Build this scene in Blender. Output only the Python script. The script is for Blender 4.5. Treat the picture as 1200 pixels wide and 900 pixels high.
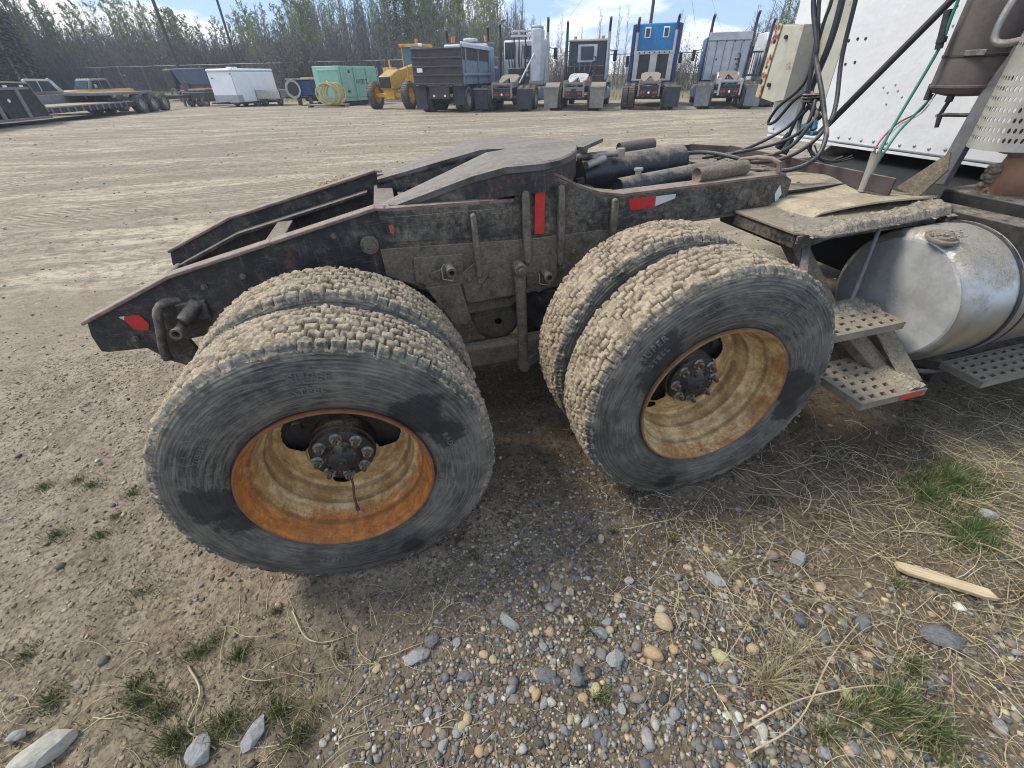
import bpy, math, random
import numpy as np
from mathutils import Vector, Matrix
random.seed(7); rng = np.random.default_rng(11)
SC = bpy.context.scene
for o in list(bpy.data.objects): bpy.data.objects.remove(o)
COL = SC.collection
PI = math.pi
# ------------------------------------------------------------------ camera
pitch, roll, yaw = 0.6242, -0.0166, 0.2457
F = Vector((math.sin(yaw)*math.cos(pitch), math.cos(yaw)*math.cos(pitch), -math.sin(pitch)))
Rv = Vector((math.cos(yaw), -math.sin(yaw), 0)); Uv = Rv.cross(F)
R2 = Rv*math.cos(roll)+Uv*math.sin(roll); U2 = -Rv*math.sin(roll)+Uv*math.cos(roll)
cam = bpy.data.cameras.new('camera'); co = bpy.data.objects.new('camera', cam); COL.objects.link(co)
cam.sensor_width = 36; cam.lens = 499.74/1200*36; cam.clip_start = .02; cam.clip_end = 3000
m = Matrix((R2, U2, -F)).transposed().to_4x4(); m.translation = Vector((0.2964, -1.0366, 1.5684)); co.matrix_world = m
SC.camera = co
# ------------------------------------------------------------------ world and sun
SUN_AZ, SUN_EL = math.radians(-66), math.radians(50)     # azimuth clockwise from +y
w = bpy.data.worlds.new('World'); SC.world = w; w.use_nodes = True
nt = w.node_tree; nt.nodes.clear(); L = nt.links.new
out = nt.nodes.new('ShaderNodeOutputWorld'); bg = nt.nodes.new('ShaderNodeBackground'); bg.inputs[1].default_value = .118
sky = nt.nodes.new('ShaderNodeTexSky'); sky.sky_type = 'NISHITA'; sky.sun_disc = False
sky.sun_elevation = SUN_EL; sky.sun_rotation = SUN_AZ; sky.air_density = 1.0; sky.dust_density = 1.0; sky.ozone_density = 1.4
tc = nt.nodes.new('ShaderNodeTexCoord'); mp = nt.nodes.new('ShaderNodeMapping'); mp.inputs['Scale'].default_value = (1, 1, 2.8); mp.inputs['Location'].default_value = (1.7, .4, .2)
n1 = nt.nodes.new('ShaderNodeTexNoise'); n1.inputs['Scale'].default_value = 3.6; n1.inputs['Detail'].default_value = 9; n1.inputs['Roughness'].default_value = .56; n1.inputs['Distortion'].default_value = .3
rp = nt.nodes.new('ShaderNodeValToRGB'); rp.color_ramp.elements[0].position = .50; rp.color_ramp.elements[1].position = .60
mx = nt.nodes.new('ShaderNodeMix'); mx.data_type = 'RGBA'; mx.inputs['B'].default_value = (8.2, 8.1, 7.9, 1)
n2 = nt.nodes.new('ShaderNodeMix'); n2.data_type = 'RGBA'; n2.inputs['Factor'].default_value = .7; n2.inputs['B'].default_value = (2.5, 3.9, 6.2, 1)
L(tc.outputs['Generated'], mp.inputs[0]); L(mp.outputs[0], n1.inputs['Vector']); L(n1.outputs['Fac'], rp.inputs[0]); L(rp.outputs[0], mx.inputs['Factor'])
L(sky.outputs[0], n2.inputs['A']); L(n2.outputs['Result'], mx.inputs['A']); L(mx.outputs['Result'], bg.inputs[0]); L(bg.outputs[0], out.inputs[0])
sd = bpy.data.lights.new('sun', 'SUN'); sd.energy = 2.6; sd.angle = math.radians(17); sd.color = (1, .93, .82)
so = bpy.data.objects.new('sun', sd); COL.objects.link(so)
sdir = Vector((math.sin(SUN_AZ)*math.cos(SUN_EL), math.cos(SUN_AZ)*math.cos(SUN_EL), math.sin(SUN_EL)))
so.rotation_euler = sdir.to_track_quat('Z', 'Y').to_euler()
SC.view_settings.view_transform = 'Standard'; SC.view_settings.look = 'None'; SC.view_settings.exposure = 0.68; SC.view_settings.gamma = 1
SC.render.engine = 'CYCLES'; SC.render.resolution_x = 1024; SC.render.resolution_y = 768
SC.cycles.filter_width = 1.05; SC.cycles.max_bounces = 6; SC.cycles.diffuse_bounces = 3; SC.cycles.transparent_max_bounces = 8

# ------------------------------------------------------------------ noise
def _h(i, j, k, s):
    n = (i*374761393 + j*668265263 + k*2147483647 + s*144665) & 0xffffffff
    n = ((n ^ (n >> 13))*1274126177) & 0xffffffff
    return ((n ^ (n >> 16)) & 0xffff)/65535.0
def vn(x, y, z=None, s=0):
    x = np.asarray(x, float); y = np.asarray(y, float); z = np.zeros_like(x) if z is None else np.asarray(z, float)
    xi = np.floor(x).astype(np.int64); yi = np.floor(y).astype(np.int64); zi = np.floor(z).astype(np.int64)
    a, b, c = x-xi, y-yi, z-zi; a = a*a*(3-2*a); b = b*b*(3-2*b); c = c*c*(3-2*c)
    r = 0
    for dx in (0, 1):
        for dy in (0, 1):
            for dz in (0, 1):
                r = r + _h(xi+dx, yi+dy, zi+dz, s)*(a if dx else 1-a)*(b if dy else 1-b)*(c if dz else 1-c)
    return r
def fbm(x, y, z=None, o=4, s=0, g=.5):
    r = 0; amp = 1; t = 0; f = 1
    for i in range(o):
        r = r+amp*vn(np.asarray(x)*f, np.asarray(y)*f, None if z is None else np.asarray(z)*f, s+i*7); t += amp; amp *= g; f *= 2.03
    return r/t
def sstep(a, b, x):
    t = np.clip((x-a)/(b-a), 0, 1); return t*t*(3-2*t)

# ------------------------------------------------------------------ materials
class NT:
    def __init__(s, name):
        s.m = bpy.data.materials.new(name); s.m.use_nodes = True; s.t = s.m.node_tree; s.t.nodes.clear()
        s.o = s.n('ShaderNodeOutputMaterial'); s.b = s.n('ShaderNodeBsdfPrincipled'); s.l(s.b.outputs[0], s.o.inputs[0])
        s.tc = s.n('ShaderNodeTexCoord').outputs['Object']
    def n(s, t, **k):
        n = s.t.nodes.new(t)
        for a, b in k.items(): setattr(n, a, b)
        return n
    def l(s, a, b): s.t.links.new(a, b)
    def put(s, sock, v):
        if hasattr(v, 'is_linked') or hasattr(v, 'links'): s.l(v, sock)
        else:
            if isinstance(v, tuple) and len(v) == 3: v = v+(1,)
            sock.default_value = v
    def noise(s, sc, det=4, rough=.55, vec=None, dist=0):
        n = s.n('ShaderNodeTexNoise'); n.inputs['Scale'].default_value = sc; n.inputs['Detail'].default_value = det
        n.inputs['Roughness'].default_value = rough; n.inputs['Distortion'].default_value = dist; s.l(vec or s.tc, n.inputs['Vector']); return n.outputs['Fac']
    def vor(s, sc, out='Distance', feat='F1', vec=None):
        n = s.n('ShaderNodeTexVoronoi'); n.feature = feat; n.inputs['Scale'].default_value = sc; s.l(vec or s.tc, n.inputs['Vector']); return n.outputs[out]
    def ramp(s, v, a, b, lo=0., hi=1.):
        n = s.n('ShaderNodeMapRange'); n.interpolation_type = 'SMOOTHSTEP'; n.clamp = True
        n.inputs[1].default_value = a; n.inputs[2].default_value = b; n.inputs[3].default_value = lo; n.inputs[4].default_value = hi
        s.l(v, n.inputs[0]); return n.outputs[0]
    def mix(s, f, a, b):
        n = s.n('ShaderNodeMix', data_type='RGBA'); s.put(n.inputs['Factor'], f); s.put(n.inputs['A'], a); s.put(n.inputs['B'], b); return n.outputs['Result']
    def ma(s, op, a, b=0.):
        n = s.n('ShaderNodeMath', operation=op); s.put(n.inputs[0], a); s.put(n.inputs[1], b); return n.outputs[0]
    def nz(s):
        g = s.n('ShaderNodeNewGeometry'); x = s.n('ShaderNodeSeparateXYZ'); s.l(g.outputs['Normal'], x.inputs[0]); return x.outputs[2]
    def sep(s, vec=None):
        x = s.n('ShaderNodeSeparateXYZ'); s.l(vec or s.tc, x.inputs[0]); return x.outputs
    def map(s, scale=(1, 1, 1), rot=(0, 0, 0)):
        x = s.n('ShaderNodeMapping'); x.inputs['Scale'].default_value = scale; x.inputs['Rotation'].default_value = rot; s.l(s.tc, x.inputs[0]); return x.outputs[0]
    def attr(s, name, out='Fac'):
        n = s.n('ShaderNodeAttribute'); n.attribute_name = name; return n.outputs[out]
    def bump(s, h, st=.3, d=.01, prev=None):
        n = s.n('ShaderNodeBump'); n.inputs['Strength'].default_value = st; n.inputs['Distance'].default_value = d; s.l(h, n.inputs['Height'])
        if prev: s.l(prev, n.inputs['Normal'])
        return n.outputs[0]
    def fin(s, col, rough=.6, metal=0., nrm=None, spec=None):
        s.put(s.b.inputs['Base Color'], col); s.put(s.b.inputs['Roughness'], rough); s.put(s.b.inputs['Metallic'], metal)
        if nrm: s.l(nrm, s.b.inputs['Normal'])
        if spec is not None: s.b.inputs['Specular IOR Level'].default_value = spec
        return s.m
DUST = (.31, .255, .185)
def M(name, c, c2=None, s=6., rough=.6, metal=0., dust=0., dc=DUST, rust=0., scr=0., rc=(.16, .055, .022), bump=.25, bs=90., bd=.003, thr=.0, str_=(1, 1, 1)):
    """painted or bare surface: two tones, rust patches, dust lying in patches and on upward faces"""
    t = NT(name); v = t.map(str_)
    c2 = c2 or tuple(x*.7 for x in c)
    col = t.mix(t.ramp(t.noise(s, 10, .72, v), .38, .62), c, c2)
    if rust: col = t.mix(t.ramp(t.noise(s*1.7+1, 8, .65, v), .72-rust*.35, .80-rust*.3), col, rc)
    r = rough
    if dust:
        d = t.ma('ADD', t.noise(s*1.3+2, 12, .78, v), t.ma('MULTIPLY', t.ma('MAXIMUM', t.nz(), 0.), .32))
        d = t.ramp(d, .80-dust*.55, .98-dust*.42)
        fine = t.ramp(t.noise(110, 6, .8), .3, .62, .25, 1.)
        d = t.ma('MULTIPLY', d, fine)
        col = t.mix(d, col, t.mix(t.ramp(t.noise(34, 8, .8), .35, .65), tuple(x*.62 for x in dc), dc))
        r = t.ma('ADD', rough, t.ma('MULTIPLY', d, .9-rough))
        if metal:
            metal = t.ma('MULTIPLY', metal, t.ma('SUBTRACT', 1., t.ma('MULTIPLY', d, .8)))
    if scr:
        for a_ in (.3, .9, 1.9, 2.7):
            sc_ = t.noise(7, 6, .82, t.map((1.5, 1, 34), (0, a_, 0))); col = t.mix(t.ma('MULTIPLY', t.ramp(sc_, .615, .65), scr), col, (.30, .27, .22))
        ru_ = t.noise(9, 8, .75, t.map((5, 5, .8))); col = t.mix(t.ma('MULTIPLY', t.ramp(ru_, .54, .66), scr), col, (.20, .165, .12))
    nr = t.bump(t.noise(bs, 5, .6), bump, bd)
    if dust: nr = t.bump(d, min(1., dust), .002, nr)
    return t.fin(col, r, metal, nr)
def mat_mud(name='dried_mud', c=(.33, .285, .22)):
    t = NT(name)
    n = t.noise(22, 8, .7); cr = t.vor(38, 'Distance', 'DISTANCE_TO_EDGE')
    col = t.mix(t.ramp(n, .3, .7), tuple(x*.62 for x in c), c)
    col = t.mix(t.ramp(cr, 0., .05), tuple(x*.4 for x in c), col)
    b = t.bump(t.noise(120, 6, .7), .6, .004); b = t.bump(t.ramp(cr, 0, .08), .5, .004, b)
    return t.fin(col, .95, 0., b, .2)
def mat_tyre():
    t = NT('tyre_rubber'); x = t.sep()
    vec = t.tc
    r = t.ma('SQRT', t.ma('ADD', t.ma('MULTIPLY', x[0], x[0]), t.ma('MULTIPLY', x[2], x[2])))
    ln = t.n('ShaderNodeCombineXYZ'); t.l(t.ma('MULTIPLY', r, 95.), ln.inputs[0]); t.l(t.ma('MULTIPLY', x[0], 7.), ln.inputs[1]); t.l(t.ma('MULTIPLY', x[2], 7.), ln.inputs[2])
    rings = t.noise(1.6, 10, .78, ln.outputs[0])
    base = t.mix(t.ramp(t.noise(3.2, 5, .6), .35, .65), (.040, .038, .036), (.10, .094, .085))
    dst = t.ramp(t.ma('ADD', t.ma('MULTIPLY', rings, .72), t.ma('MULTIPLY', t.noise(6.5, 13, .82), .38)), .47, .65)
    base = t.mix(t.ma('MULTIPLY', dst, .62), base, (.25, .225, .175))
    base = t.mix(t.ma('MULTIPLY', t.ramp(r, .44, .475), t.ramp(t.noise(9, 6, .7), .4, .65, 0., .5)), base, (.24, .225, .175))
    # straight rub marks in several directions
    for i, a in enumerate((.4, 1.1, 1.9, 2.6)):
        s = t.noise(6, 6, .8, t.map((1.6, 1, 30), (0, a, 0)))
        base = t.mix(t.ma('MULTIPLY', t.ramp(s, .61, .645), .55), base, (.27, .265, .24))
    wet = t.ramp(t.noise(2.6, 3, .5, t.map((1, 1, 1), (.3, .5, 0))), .58, .63)
    base = t.mix(t.ma('MULTIPLY', wet, .35), base, (.020, .022, .026))
    for cx, cz, ra in ((-.36, .045, .085), (-.33, -.06, .06), (.29, .22, .085), (.37, .12, .06), (.16, -.40, .05)):
        dx = t.ma('SUBTRACT', x[0], cx); dz = t.ma('SUBTRACT', x[2], cz)
        dd = t.ma('ADD', t.ma('SQRT', t.ma('ADD', t.ma('MULTIPLY', dx, dx), t.ma('MULTIPLY', dz, dz))), t.ma('MULTIPLY', t.ma('SUBTRACT', t.noise(8, 9, .75), .5), .22))
        base = t.mix(t.ma('MULTIPLY', t.ramp(dd, ra+.012, ra-.015), .85), base, (.024, .024, .026))
    mud = t.attr('mud'); mn = t.noise(26, 8, .72)
    mk = t.ramp(t.ma('ADD', mud, t.ma('MULTIPLY', t.ma('SUBTRACT', mn, .5), .9)), .42, .52)
    cr = t.vor(46, 'Distance', 'DISTANCE_TO_EDGE', vec)
    mc = t.mix(t.ramp(t.noise(19, 12, .82), .36, .6), (.15, .116, .08), (.42, .345, .242))
    mc = t.mix(t.ramp(cr, 0, .025), (.15, .12, .085), mc)
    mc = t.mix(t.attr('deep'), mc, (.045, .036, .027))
    col = t.mix(mk, base, mc)
    wv = t.n('ShaderNodeMath', operation='SINE'); t.l(t.ma('MULTIPLY', r, 520.), wv.inputs[0])
    b = t.bump(t.noise(150, 6, .7), .45, .003); b = t.bump(mk, .5, .004, b); b = t.bump(t.ma('MULTIPLY', wv.outputs[0], t.ma('MULTIPLY', t.ramp(r, .43, .445), t.ramp(r, .495, .485))), .35, .003, b)
    rough = t.ma('ADD', .58, t.ma('MULTIPLY', mk, .36)); rough = t.ma('SUBTRACT', rough, t.ma('MULTIPLY', wet, .16))
    return t.fin(col, rough, 0., b, .3)
def mat_rim(name='rusty_rim_paint', ru=0., oc=(.66, .25, .05)):
    t = NT(name); x = t.sep()
    r = t.ma('SQRT', t.ma('ADD', t.ma('MULTIPLY', x[0], x[0]), t.ma('MULTIPLY', x[2], x[2])))
    col = t.mix(t.ramp(t.noise(12, 12, .85), .40, .58), (.74, .55, .28), (.45, .26, .10))
    rr = t.ma('ADD', t.ma('MULTIPLY', t.noise(7, 8, .7), .6), t.ma('MULTIPLY', t.ramp(r, .235, .30), .42))
    # more orange towards the lower right of the rim
    rr = t.ma('ADD', rr, t.ma('MULTIPLY', t.ma('SUBTRACT', x[0], x[2]), .22))
    rr = t.ma('ADD', rr, ru); rr = t.ma('ADD', rr, t.ma('MULTIPLY', t.ma('SUBTRACT', t.noise(55, 7, .8), .5), .5))
    o = t.ramp(rr, .50, .72)
    col = t.mix(o, col, t.mix(t.ramp(t.noise(24, 8, .8), .35, .65), oc, (.36, .11, .03)))
    col = t.mix(t.ramp(t.noise(60, 10, .9), .56, .62), col, (.10, .045, .022))
    edge = t.ramp(r, .290, .298)
    col = t.mix(t.ma('MULTIPLY', edge, .75), col, (.15, .06, .035))
    groove = t.ramp(t.noise(6, 5, .6, t.map((1, 9, 1))), .45, .66)
    col = t.mix(t.ma('MULTIPLY', groove, .35), col, (.16, .10, .05))
    for r0 in (.270, .2435, .232):
        g_ = t.ma('MULTIPLY', t.ramp(t.ma('ABSOLUTE', t.ma('SUBTRACT', r, r0)), .006, .001), t.ramp(t.noise(11, 6, .7), .3, .6, .1, .5)); col = t.mix(g_, col, (.13, .075, .035))
    return t.fin(col, .62, .0, t.bump(t.noise(90, 7, .75), .55, .003), .4)
def mat_ground():
    t = NT('yard_ground'); x = t.sep()
    fine = t.noise(48, 9, .72); mid = t.noise(7, 8, .65); big = t.noise(.55, 6, .6)
    col = t.mix(t.ramp(mid, .3, .7), (.20, .155, .105), (.40, .325, .225))
    col = t.mix(t.ramp(fine, .36, .56), (.075, .056, .038), col)
    col = t.mix(t.ma('MULTIPLY', t.ramp(big, .4, .65), .45), col, (.20, .175, .14))
    # far yard: packed pale wheel tracks running along the yard
    tr = t.noise(1.0, 10, .72, t.map((.13, .75, 1), (0, 0, math.radians(22))), 1.2)
    tr2 = t.noise(1.0, 12, .78, t.map((.55, 3.0, 1), (0, 0, math.radians(16))), .8)
    u_ = t.ma('ADD', t.ma('MULTIPLY', x[0], .91), t.ma('MULTIPLY', x[1], .42)); w_ = t.ma('SUBTRACT', t.ma('MULTIPLY', x[1], .91), t.ma('MULTIPLY', x[0], .42))
    w_ = t.ma('ADD', w_, t.ma('MULTIPLY', t.noise(.22, 2), 1.2)); wig = 0.
    lug = None
    for v0, hw, am in ((9.25, .13, 1.), (8.55, .13, .9), (6.15, .12, .55), (13.3, .16, .8), (12.5, .16, .7), (18.2, .2, .8), (4.6, .11, .4)):
        band = t.ma('MULTIPLY', t.ramp(t.ma('ABSOLUTE', t.ma('SUBTRACT', w_, v0)), hw+.03, hw-.02), am)
        lug = band if lug is None else t.ma('MAXIMUM', lug, band)
    ph = t.ma('SINE', t.ma('ADD', t.ma('MULTIPLY', u_, 48.), t.ma('MULTIPLY', w_, 30.)))
    lug = t.ma('MULTIPLY', lug, t.ramp(t.noise(.7, 4, .6), .36, .52)); stripe = t.ma('MULTIPLY', t.ramp(ph, -.2, .5), lug)
    far = t.ramp(x[1], 1.2, 4.5)
    tc_ = t.mix(t.ramp(tr, .42, .58), (.27, .225, .165), (.46, .385, .28))
    tc_ = t.mix(t.ma('MULTIPLY', t.ramp(tr2, .47, .56), .75), tc_, (.22, .185, .14))
    tc_ = t.mix(t.ma('MULTIPLY', t.ramp(t.noise(7, 14, .92), .49, .55), .75), tc_, (.14, .115, .085))
    tc_ = t.mix(t.ma('MULTIPLY', t.ramp(t.noise(9.7, 14, .92), .55, .60), .7), tc_, (.55, .48, .37))
    tc_ = t.mix(t.ma('MULTIPLY', lug, .6), tc_, (.42, .355, .26)); tc_ = t.mix(t.ma('MULTIPLY', stripe, .9), tc_, (.16, .13, .095))
    col = t.mix(far, col, tc_)
    # damp dark soil at the right, shade painted in under and beside the truck
    hum_shade = t.ma('MULTIPLY', t.attr('humus_shade'), t.ramp(t.noise(5, 8, .7), .25, .6, .35, 1.))
    col = t.mix(hum_shade, col, t.mix(fine, (.038, .027, .017), (.155, .115, .072)))
    col = t.mix(t.ma('MULTIPLY', t.attr('verge'), .9), col, t.mix(mid, (.17, .155, .085), (.25, .22, .135)))
    vv = t.vor(62); v2 = t.vor(150)
    b = t.bump(t.noise(120, 8, .75), .55, .006); b = t.bump(vv, .45, .008, b); b = t.bump(v2, .35, .004, b); b = t.bump(t.ma('SUBTRACT', lug, t.ma('MULTIPLY', stripe, 2.)), .5, .03, b)
    return t.fin(col, .95, 0., b, .15)
def mat_attr(name, rough=.8, bump=.3, bs=120, var=.25):
    t = NT(name); c = t.attr('Col', 'Color')
    n = t.n('ShaderNodeMix', data_type='RGBA', blend_type='MULTIPLY'); n.inputs['Factor'].default_value = 1
    t.l(c, n.inputs['A']); t.l(t.mix(t.ramp(t.noise(60, 7, .7), .3, .7), (1-var*1.5,)*3, (1+var*.5,)*3), n.inputs['B'])
    return t.fin(n.outputs['Result'], rough, 0., t.bump(t.noise(bs, 5, .7), bump, .002), .3)
def mat_rock(name, a, b):
    t = NT(name)
    col = t.mix(t.ramp(t.noise(3.5, 12, .8), .38, .6), a, b)
    col = t.mix(t.ramp(t.noise(9, 6, .8, t.map((1, 3, 1), (.5, .3, .9))), .62, .66), col, tuple(min(1, v*1.7) for v in b))
    return t.fin(col, .85, 0., t.bump(t.noise(5, 12, .8), .5, .03), .25)
def mat_leafy(name, a, b, tr=.25):
    t = NT(name); oi = t.n('ShaderNodeObjectInfo').outputs['Random']
    col = t.mix(t.ramp(t.noise(.9, 4, .6), .3, .7), a, b)
    h = t.n('ShaderNodeHueSaturation'); t.l(col, h.inputs['Color']); t.l(t.ramp(oi, 0, 1, .75, 1.25), h.inputs['Value'])
    m_ = t.fin(h.outputs[0], .85, 0., None, .1)
    return m_
def mat_glass(name='glass', c=(.03, .045, .055)):
    t = NT(name); return t.fin(c, .12, 0., None, .5)
def plain(name, c, rough=.5, metal=0.):
    return M(name, c, tuple(v*.85 for v in c), 5, rough, metal, dust=.15, bump=.05)

# ------------------------------------------------------------------ mesh builder
def frame_of(d):
    d = Vector(d).normalized(); a = Vector((0, 0, 1)) if abs(d.z) < .9 else Vector((1, 0, 0))
    u = d.cross(a).normalized(); return d, u, d.cross(u)
def obj(name, me, mt, parent=None):
    o = bpy.data.objects.new(name, me); COL.objects.link(o)
    if mt is not None and not me.materials: me.materials.append(mt)
    if parent: o.parent = parent
    return o
def tag(o, label=None, cat=None, group=None, kind=None):
    if label: o['label'] = label
    if cat: o['category'] = cat
    if group: o['group'] = group
    if kind: o['kind'] = kind
    return o
def empty(name, loc=(0, 0, 0), parent=None, rz=0.):
    o = bpy.data.objects.new(name, None); COL.objects.link(o); o.location = loc; o.rotation_euler.z = rz; o.empty_display_size = .1
    if parent: o.parent = parent
    return o
def copyp(o, parent=None, **k):
    c = o.copy(); COL.objects.link(c); c.parent = parent
    for a, b in k.items(): setattr(c, a, b)
    return c
def copy_tree(o, parent=None):
    c = o.copy(); COL.objects.link(c); c.parent = parent
    for ch in list(o.children): copy_tree(ch, c)
    return c
class MB:
    def __init__(s): s.v = []; s.f = []
    def add(s, v, f):
        b = len(s.v); s.v += [tuple(p) for p in v]; s.f += [tuple(b+i for i in q) for q in f]; return s
    def box(s, x0, x1, y0, y1, z0, z1, M_=None):
        v = [Vector((x, y, z)) for x in (x0, x1) for y in (y0, y1) for z in (z0, z1)]
        if M_ is not None: v = [M_ @ p for p in v]
        return s.add(v, [(0, 1, 3, 2), (4, 6, 7, 5), (0, 4, 5, 1), (2, 3, 7, 6), (0, 2, 6, 4), (1, 5, 7, 3)])
    def bar(s, a, b, w, h, up=(0, 0, 1)):
        a, b = Vector(a), Vector(b); d = (b-a).normalized(); u = Vector(up); side = d.cross(u)
        if side.length < 1e-4: side = d.cross(Vector((1, 0, 0)))
        side.normalize(); u = side.cross(d).normalized()
        v = [p+side*(w/2*i)+u*(h/2*j) for p in (a, b) for i in (-1, 1) for j in (-1, 1)]
        return s.add(v, [(0, 1, 3, 2), (4, 6, 7, 5), (0, 4, 5, 1), (2, 3, 7, 6), (0, 2, 6, 4), (1, 5, 7, 3)])
    def cyl(s, a, b, r0, r1=None, n=16, caps=True):
        r1 = r0 if r1 is None else r1; a, b = Vector(a), Vector(b); d, u, w_ = frame_of(b-a); v = []
        for p, r in ((a, r0), (b, r1)):
            for i in range(n): t = 2*PI*i/n; v.append(p+(u*math.cos(t)+w_*math.sin(t))*r)
        f = [(i, (i+1) % n, n+(i+1) % n, n+i) for i in range(n)]
        if caps: f += [tuple(range(n))[::-1], tuple(range(n, 2*n))]
        return s.add(v, f)
    def tube(s, path, r, n=8, caps=True):
        P = [Vector(p) for p in path]; k = len(P); v = []; u = None
        for i, p in enumerate(P):
            d = (P[min(i+1, k-1)]-P[max(i-1, 0)]).normalized()
            if u is None: _, u, _ = frame_of(d)
            u = (u-d*u.dot(d)).normalized(); w_ = d.cross(u); rr = r[i] if hasattr(r, '__len__') else r
            for j in range(n): t = 2*PI*j/n; v.append(p+(u*math.cos(t)+w_*math.sin(t))*rr)
        f = [(i*n+j, i*n+(j+1) % n, (i+1)*n+(j+1) % n, (i+1)*n+j) for i in range(k-1) for j in range(n)]
        if caps: f += [tuple(range(n))[::-1], tuple(range((k-1)*n, k*n))]
        return s.add(v, f)
    def prism(s, poly, ax, a0, a1):
        n = len(poly)
        def P(u, w_, a): return {'x': (a, u, w_), 'y': (u, a, w_), 'z': (u, w_, a)}[ax]
        v = [P(u, w_, a0) for u, w_ in poly]+[P(u, w_, a1) for u, w_ in poly]
        return s.add(v, [tuple(range(n))[::-1], tuple(range(n, 2*n))]+[(i, (i+1) % n, n+(i+1) % n, n+i) for i in range(n)])
    def lathe(s, prof, c, ax, n=48, closed=False):
        c = Vector(c); d = Vector({'x': (1, 0, 0), 'y': (0, 1, 0), 'z': (0, 0, 1)}[ax]); d, u, w_ = frame_of(d); v = []
        for r, h in prof:
            for i in range(n): t = 2*PI*i/n; v.append(c+d*h+(u*math.cos(t)+w_*math.sin(t))*r)
        k = len(prof); f = []
        for a in range(k if closed else k-1):
            b = (a+1) % k
            f += [(a*n+i, a*n+(i+1) % n, b*n+(i+1) % n, b*n+i) for i in range(n)]
        if not closed:
            if prof[0][0] > 1e-5: pass
        return s.add(v, f)
    def blob(s, c, r, sub=2, amp=.25, fr=1.5, seed=0, sc=(1, 1, 1)):
        V, Fc = ico(sub); V = V.copy(); q = V*fr+seed*3.7
        d = 1+amp*2*(fbm(q[:, 0]+50, q[:, 1]+50, q[:, 2]+50, 3)-.5)
        V = V*d[:, None]*r*np.array(sc)+np.array(c); return s.add(V.tolist(), Fc.tolist())
    def mesh(s, name, smooth=True, ang=35):
        me = bpy.data.meshes.new(name); me.from_pydata(s.v, [], s.f); me.validate()
        import bmesh
        bm = bmesh.new(); bm.from_mesh(me); bmesh.ops.recalc_face_normals(bm, faces=bm.faces); bm.to_mesh(me); bm.free()
        if smooth:
            me.polygons.foreach_set('use_smooth', [True]*len(me.polygons)); me.set_sharp_from_angle(angle=math.radians(ang))
        return me
    def o(s, name, mt, parent=None, smooth=True, bevel=0, seg=2, ang=35):
        ob = obj(name, s.mesh(name, smooth, ang), mt, parent)
        if bevel:
            b = ob.modifiers.new('bevel', 'BEVEL'); b.width = bevel; b.segments = seg; b.limit_method = 'ANGLE'; b.angle_limit = .6; b.harden_normals = False
        return ob
_ico = {}
def ico(sub):
    if sub in _ico: return _ico[sub]
    import bmesh
    bm = bmesh.new(); bmesh.ops.create_icosphere(bm, subdivisions=sub, radius=1)
    V = np.array([v.co[:] for v in bm.verts]); Fc = np.array([[v.index for v in f.verts] for f in bm.faces]); bm.free()
    _ico[sub] = (V, Fc); return V, Fc
def np_mesh(name, V, Fc, attrs=None, smooth=False, colors=None):
    """V (n,3), Fc (m,3 or 4) numpy -> mesh"""
    me = bpy.data.meshes.new(name); V = np.asarray(V, np.float32); Fc = np.asarray(Fc, np.int32); k = Fc.shape[1]
    me.vertices.add(len(V)); me.vertices.foreach_set('co', V.ravel())
    me.loops.add(Fc.size); me.loops.foreach_set('vertex_index', Fc.ravel())
    me.polygons.add(len(Fc)); me.polygons.foreach_set('loop_start', np.arange(0, Fc.size, k, dtype=np.int32)); me.polygons.foreach_set('loop_total', np.full(len(Fc), k, np.int32))
    me.update(calc_edges=True)
    if smooth: me.polygons.foreach_set('use_smooth', np.ones(len(Fc), bool))
    for n_, a in (attrs or {}).items():
        at = me.attributes.new(n_, 'FLOAT', 'POINT'); at.data.foreach_set('value', np.asarray(a, np.float32).ravel())
    if colors is not None:
        at = me.attributes.new('Col', 'FLOAT_COLOR', 'POINT'); c = np.ones((len(V), 4), np.float32); c[:, :3] = colors; at.data.foreach_set('color', c.ravel())
    return me
def sm(path, k=5):
    """smooth a polyline (Catmull-Rom)"""
    P = [Vector(p) for p in path]; P = [P[0]*2-P[1]]+P+[P[-1]*2-P[-2]]; r = []
    for i in range(1, len(P)-2):
        for j in range(k):
            t = j/k; a, b, c, d = P[i-1], P[i], P[i+1], P[i+2]
            r.append(.5*((2*b)+(c-a)*t+(2*a-5*b+4*c-d)*t*t+(3*b-a-3*c+d)*t**3))
    return r+[P[-2]]
# ------------------------------------------------------------------ ground
TILT = 0.0413
FN = np.array([.454, .891]); FP = np.array([-30., 66.])        # fence line: normal and a point
def fdist(x, y): return (x-FP[0])*FN[0]+(y-FP[1])*FN[1]
def gbase(x, y):
    x = np.asarray(x, float); y = np.asarray(y, float)
    z = TILT*3.2*np.tanh(x/3.2)/(1+(y/7)**2)
    return z+.8*sstep(-7, 3, fdist(x, y))*1.0+.9*sstep(5, 60, fdist(x, y))
def humus_shade(x, y):
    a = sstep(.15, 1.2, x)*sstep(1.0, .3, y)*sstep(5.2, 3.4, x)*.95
    b = sstep(-.6, .1, x)*sstep(5.5, 4, x)*sstep(.05, .35, y)*sstep(2.7, 2.3, y)*.85  # under the truck: its shade put into the soil colour
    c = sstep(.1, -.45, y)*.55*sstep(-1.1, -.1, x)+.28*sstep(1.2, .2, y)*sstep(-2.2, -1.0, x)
    return np.clip(np.maximum(np.maximum(a, b), c)*(.45+.9*fbm(x*1.7+9, y*1.7+3, None, 4, 5)), 0, 1)
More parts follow.
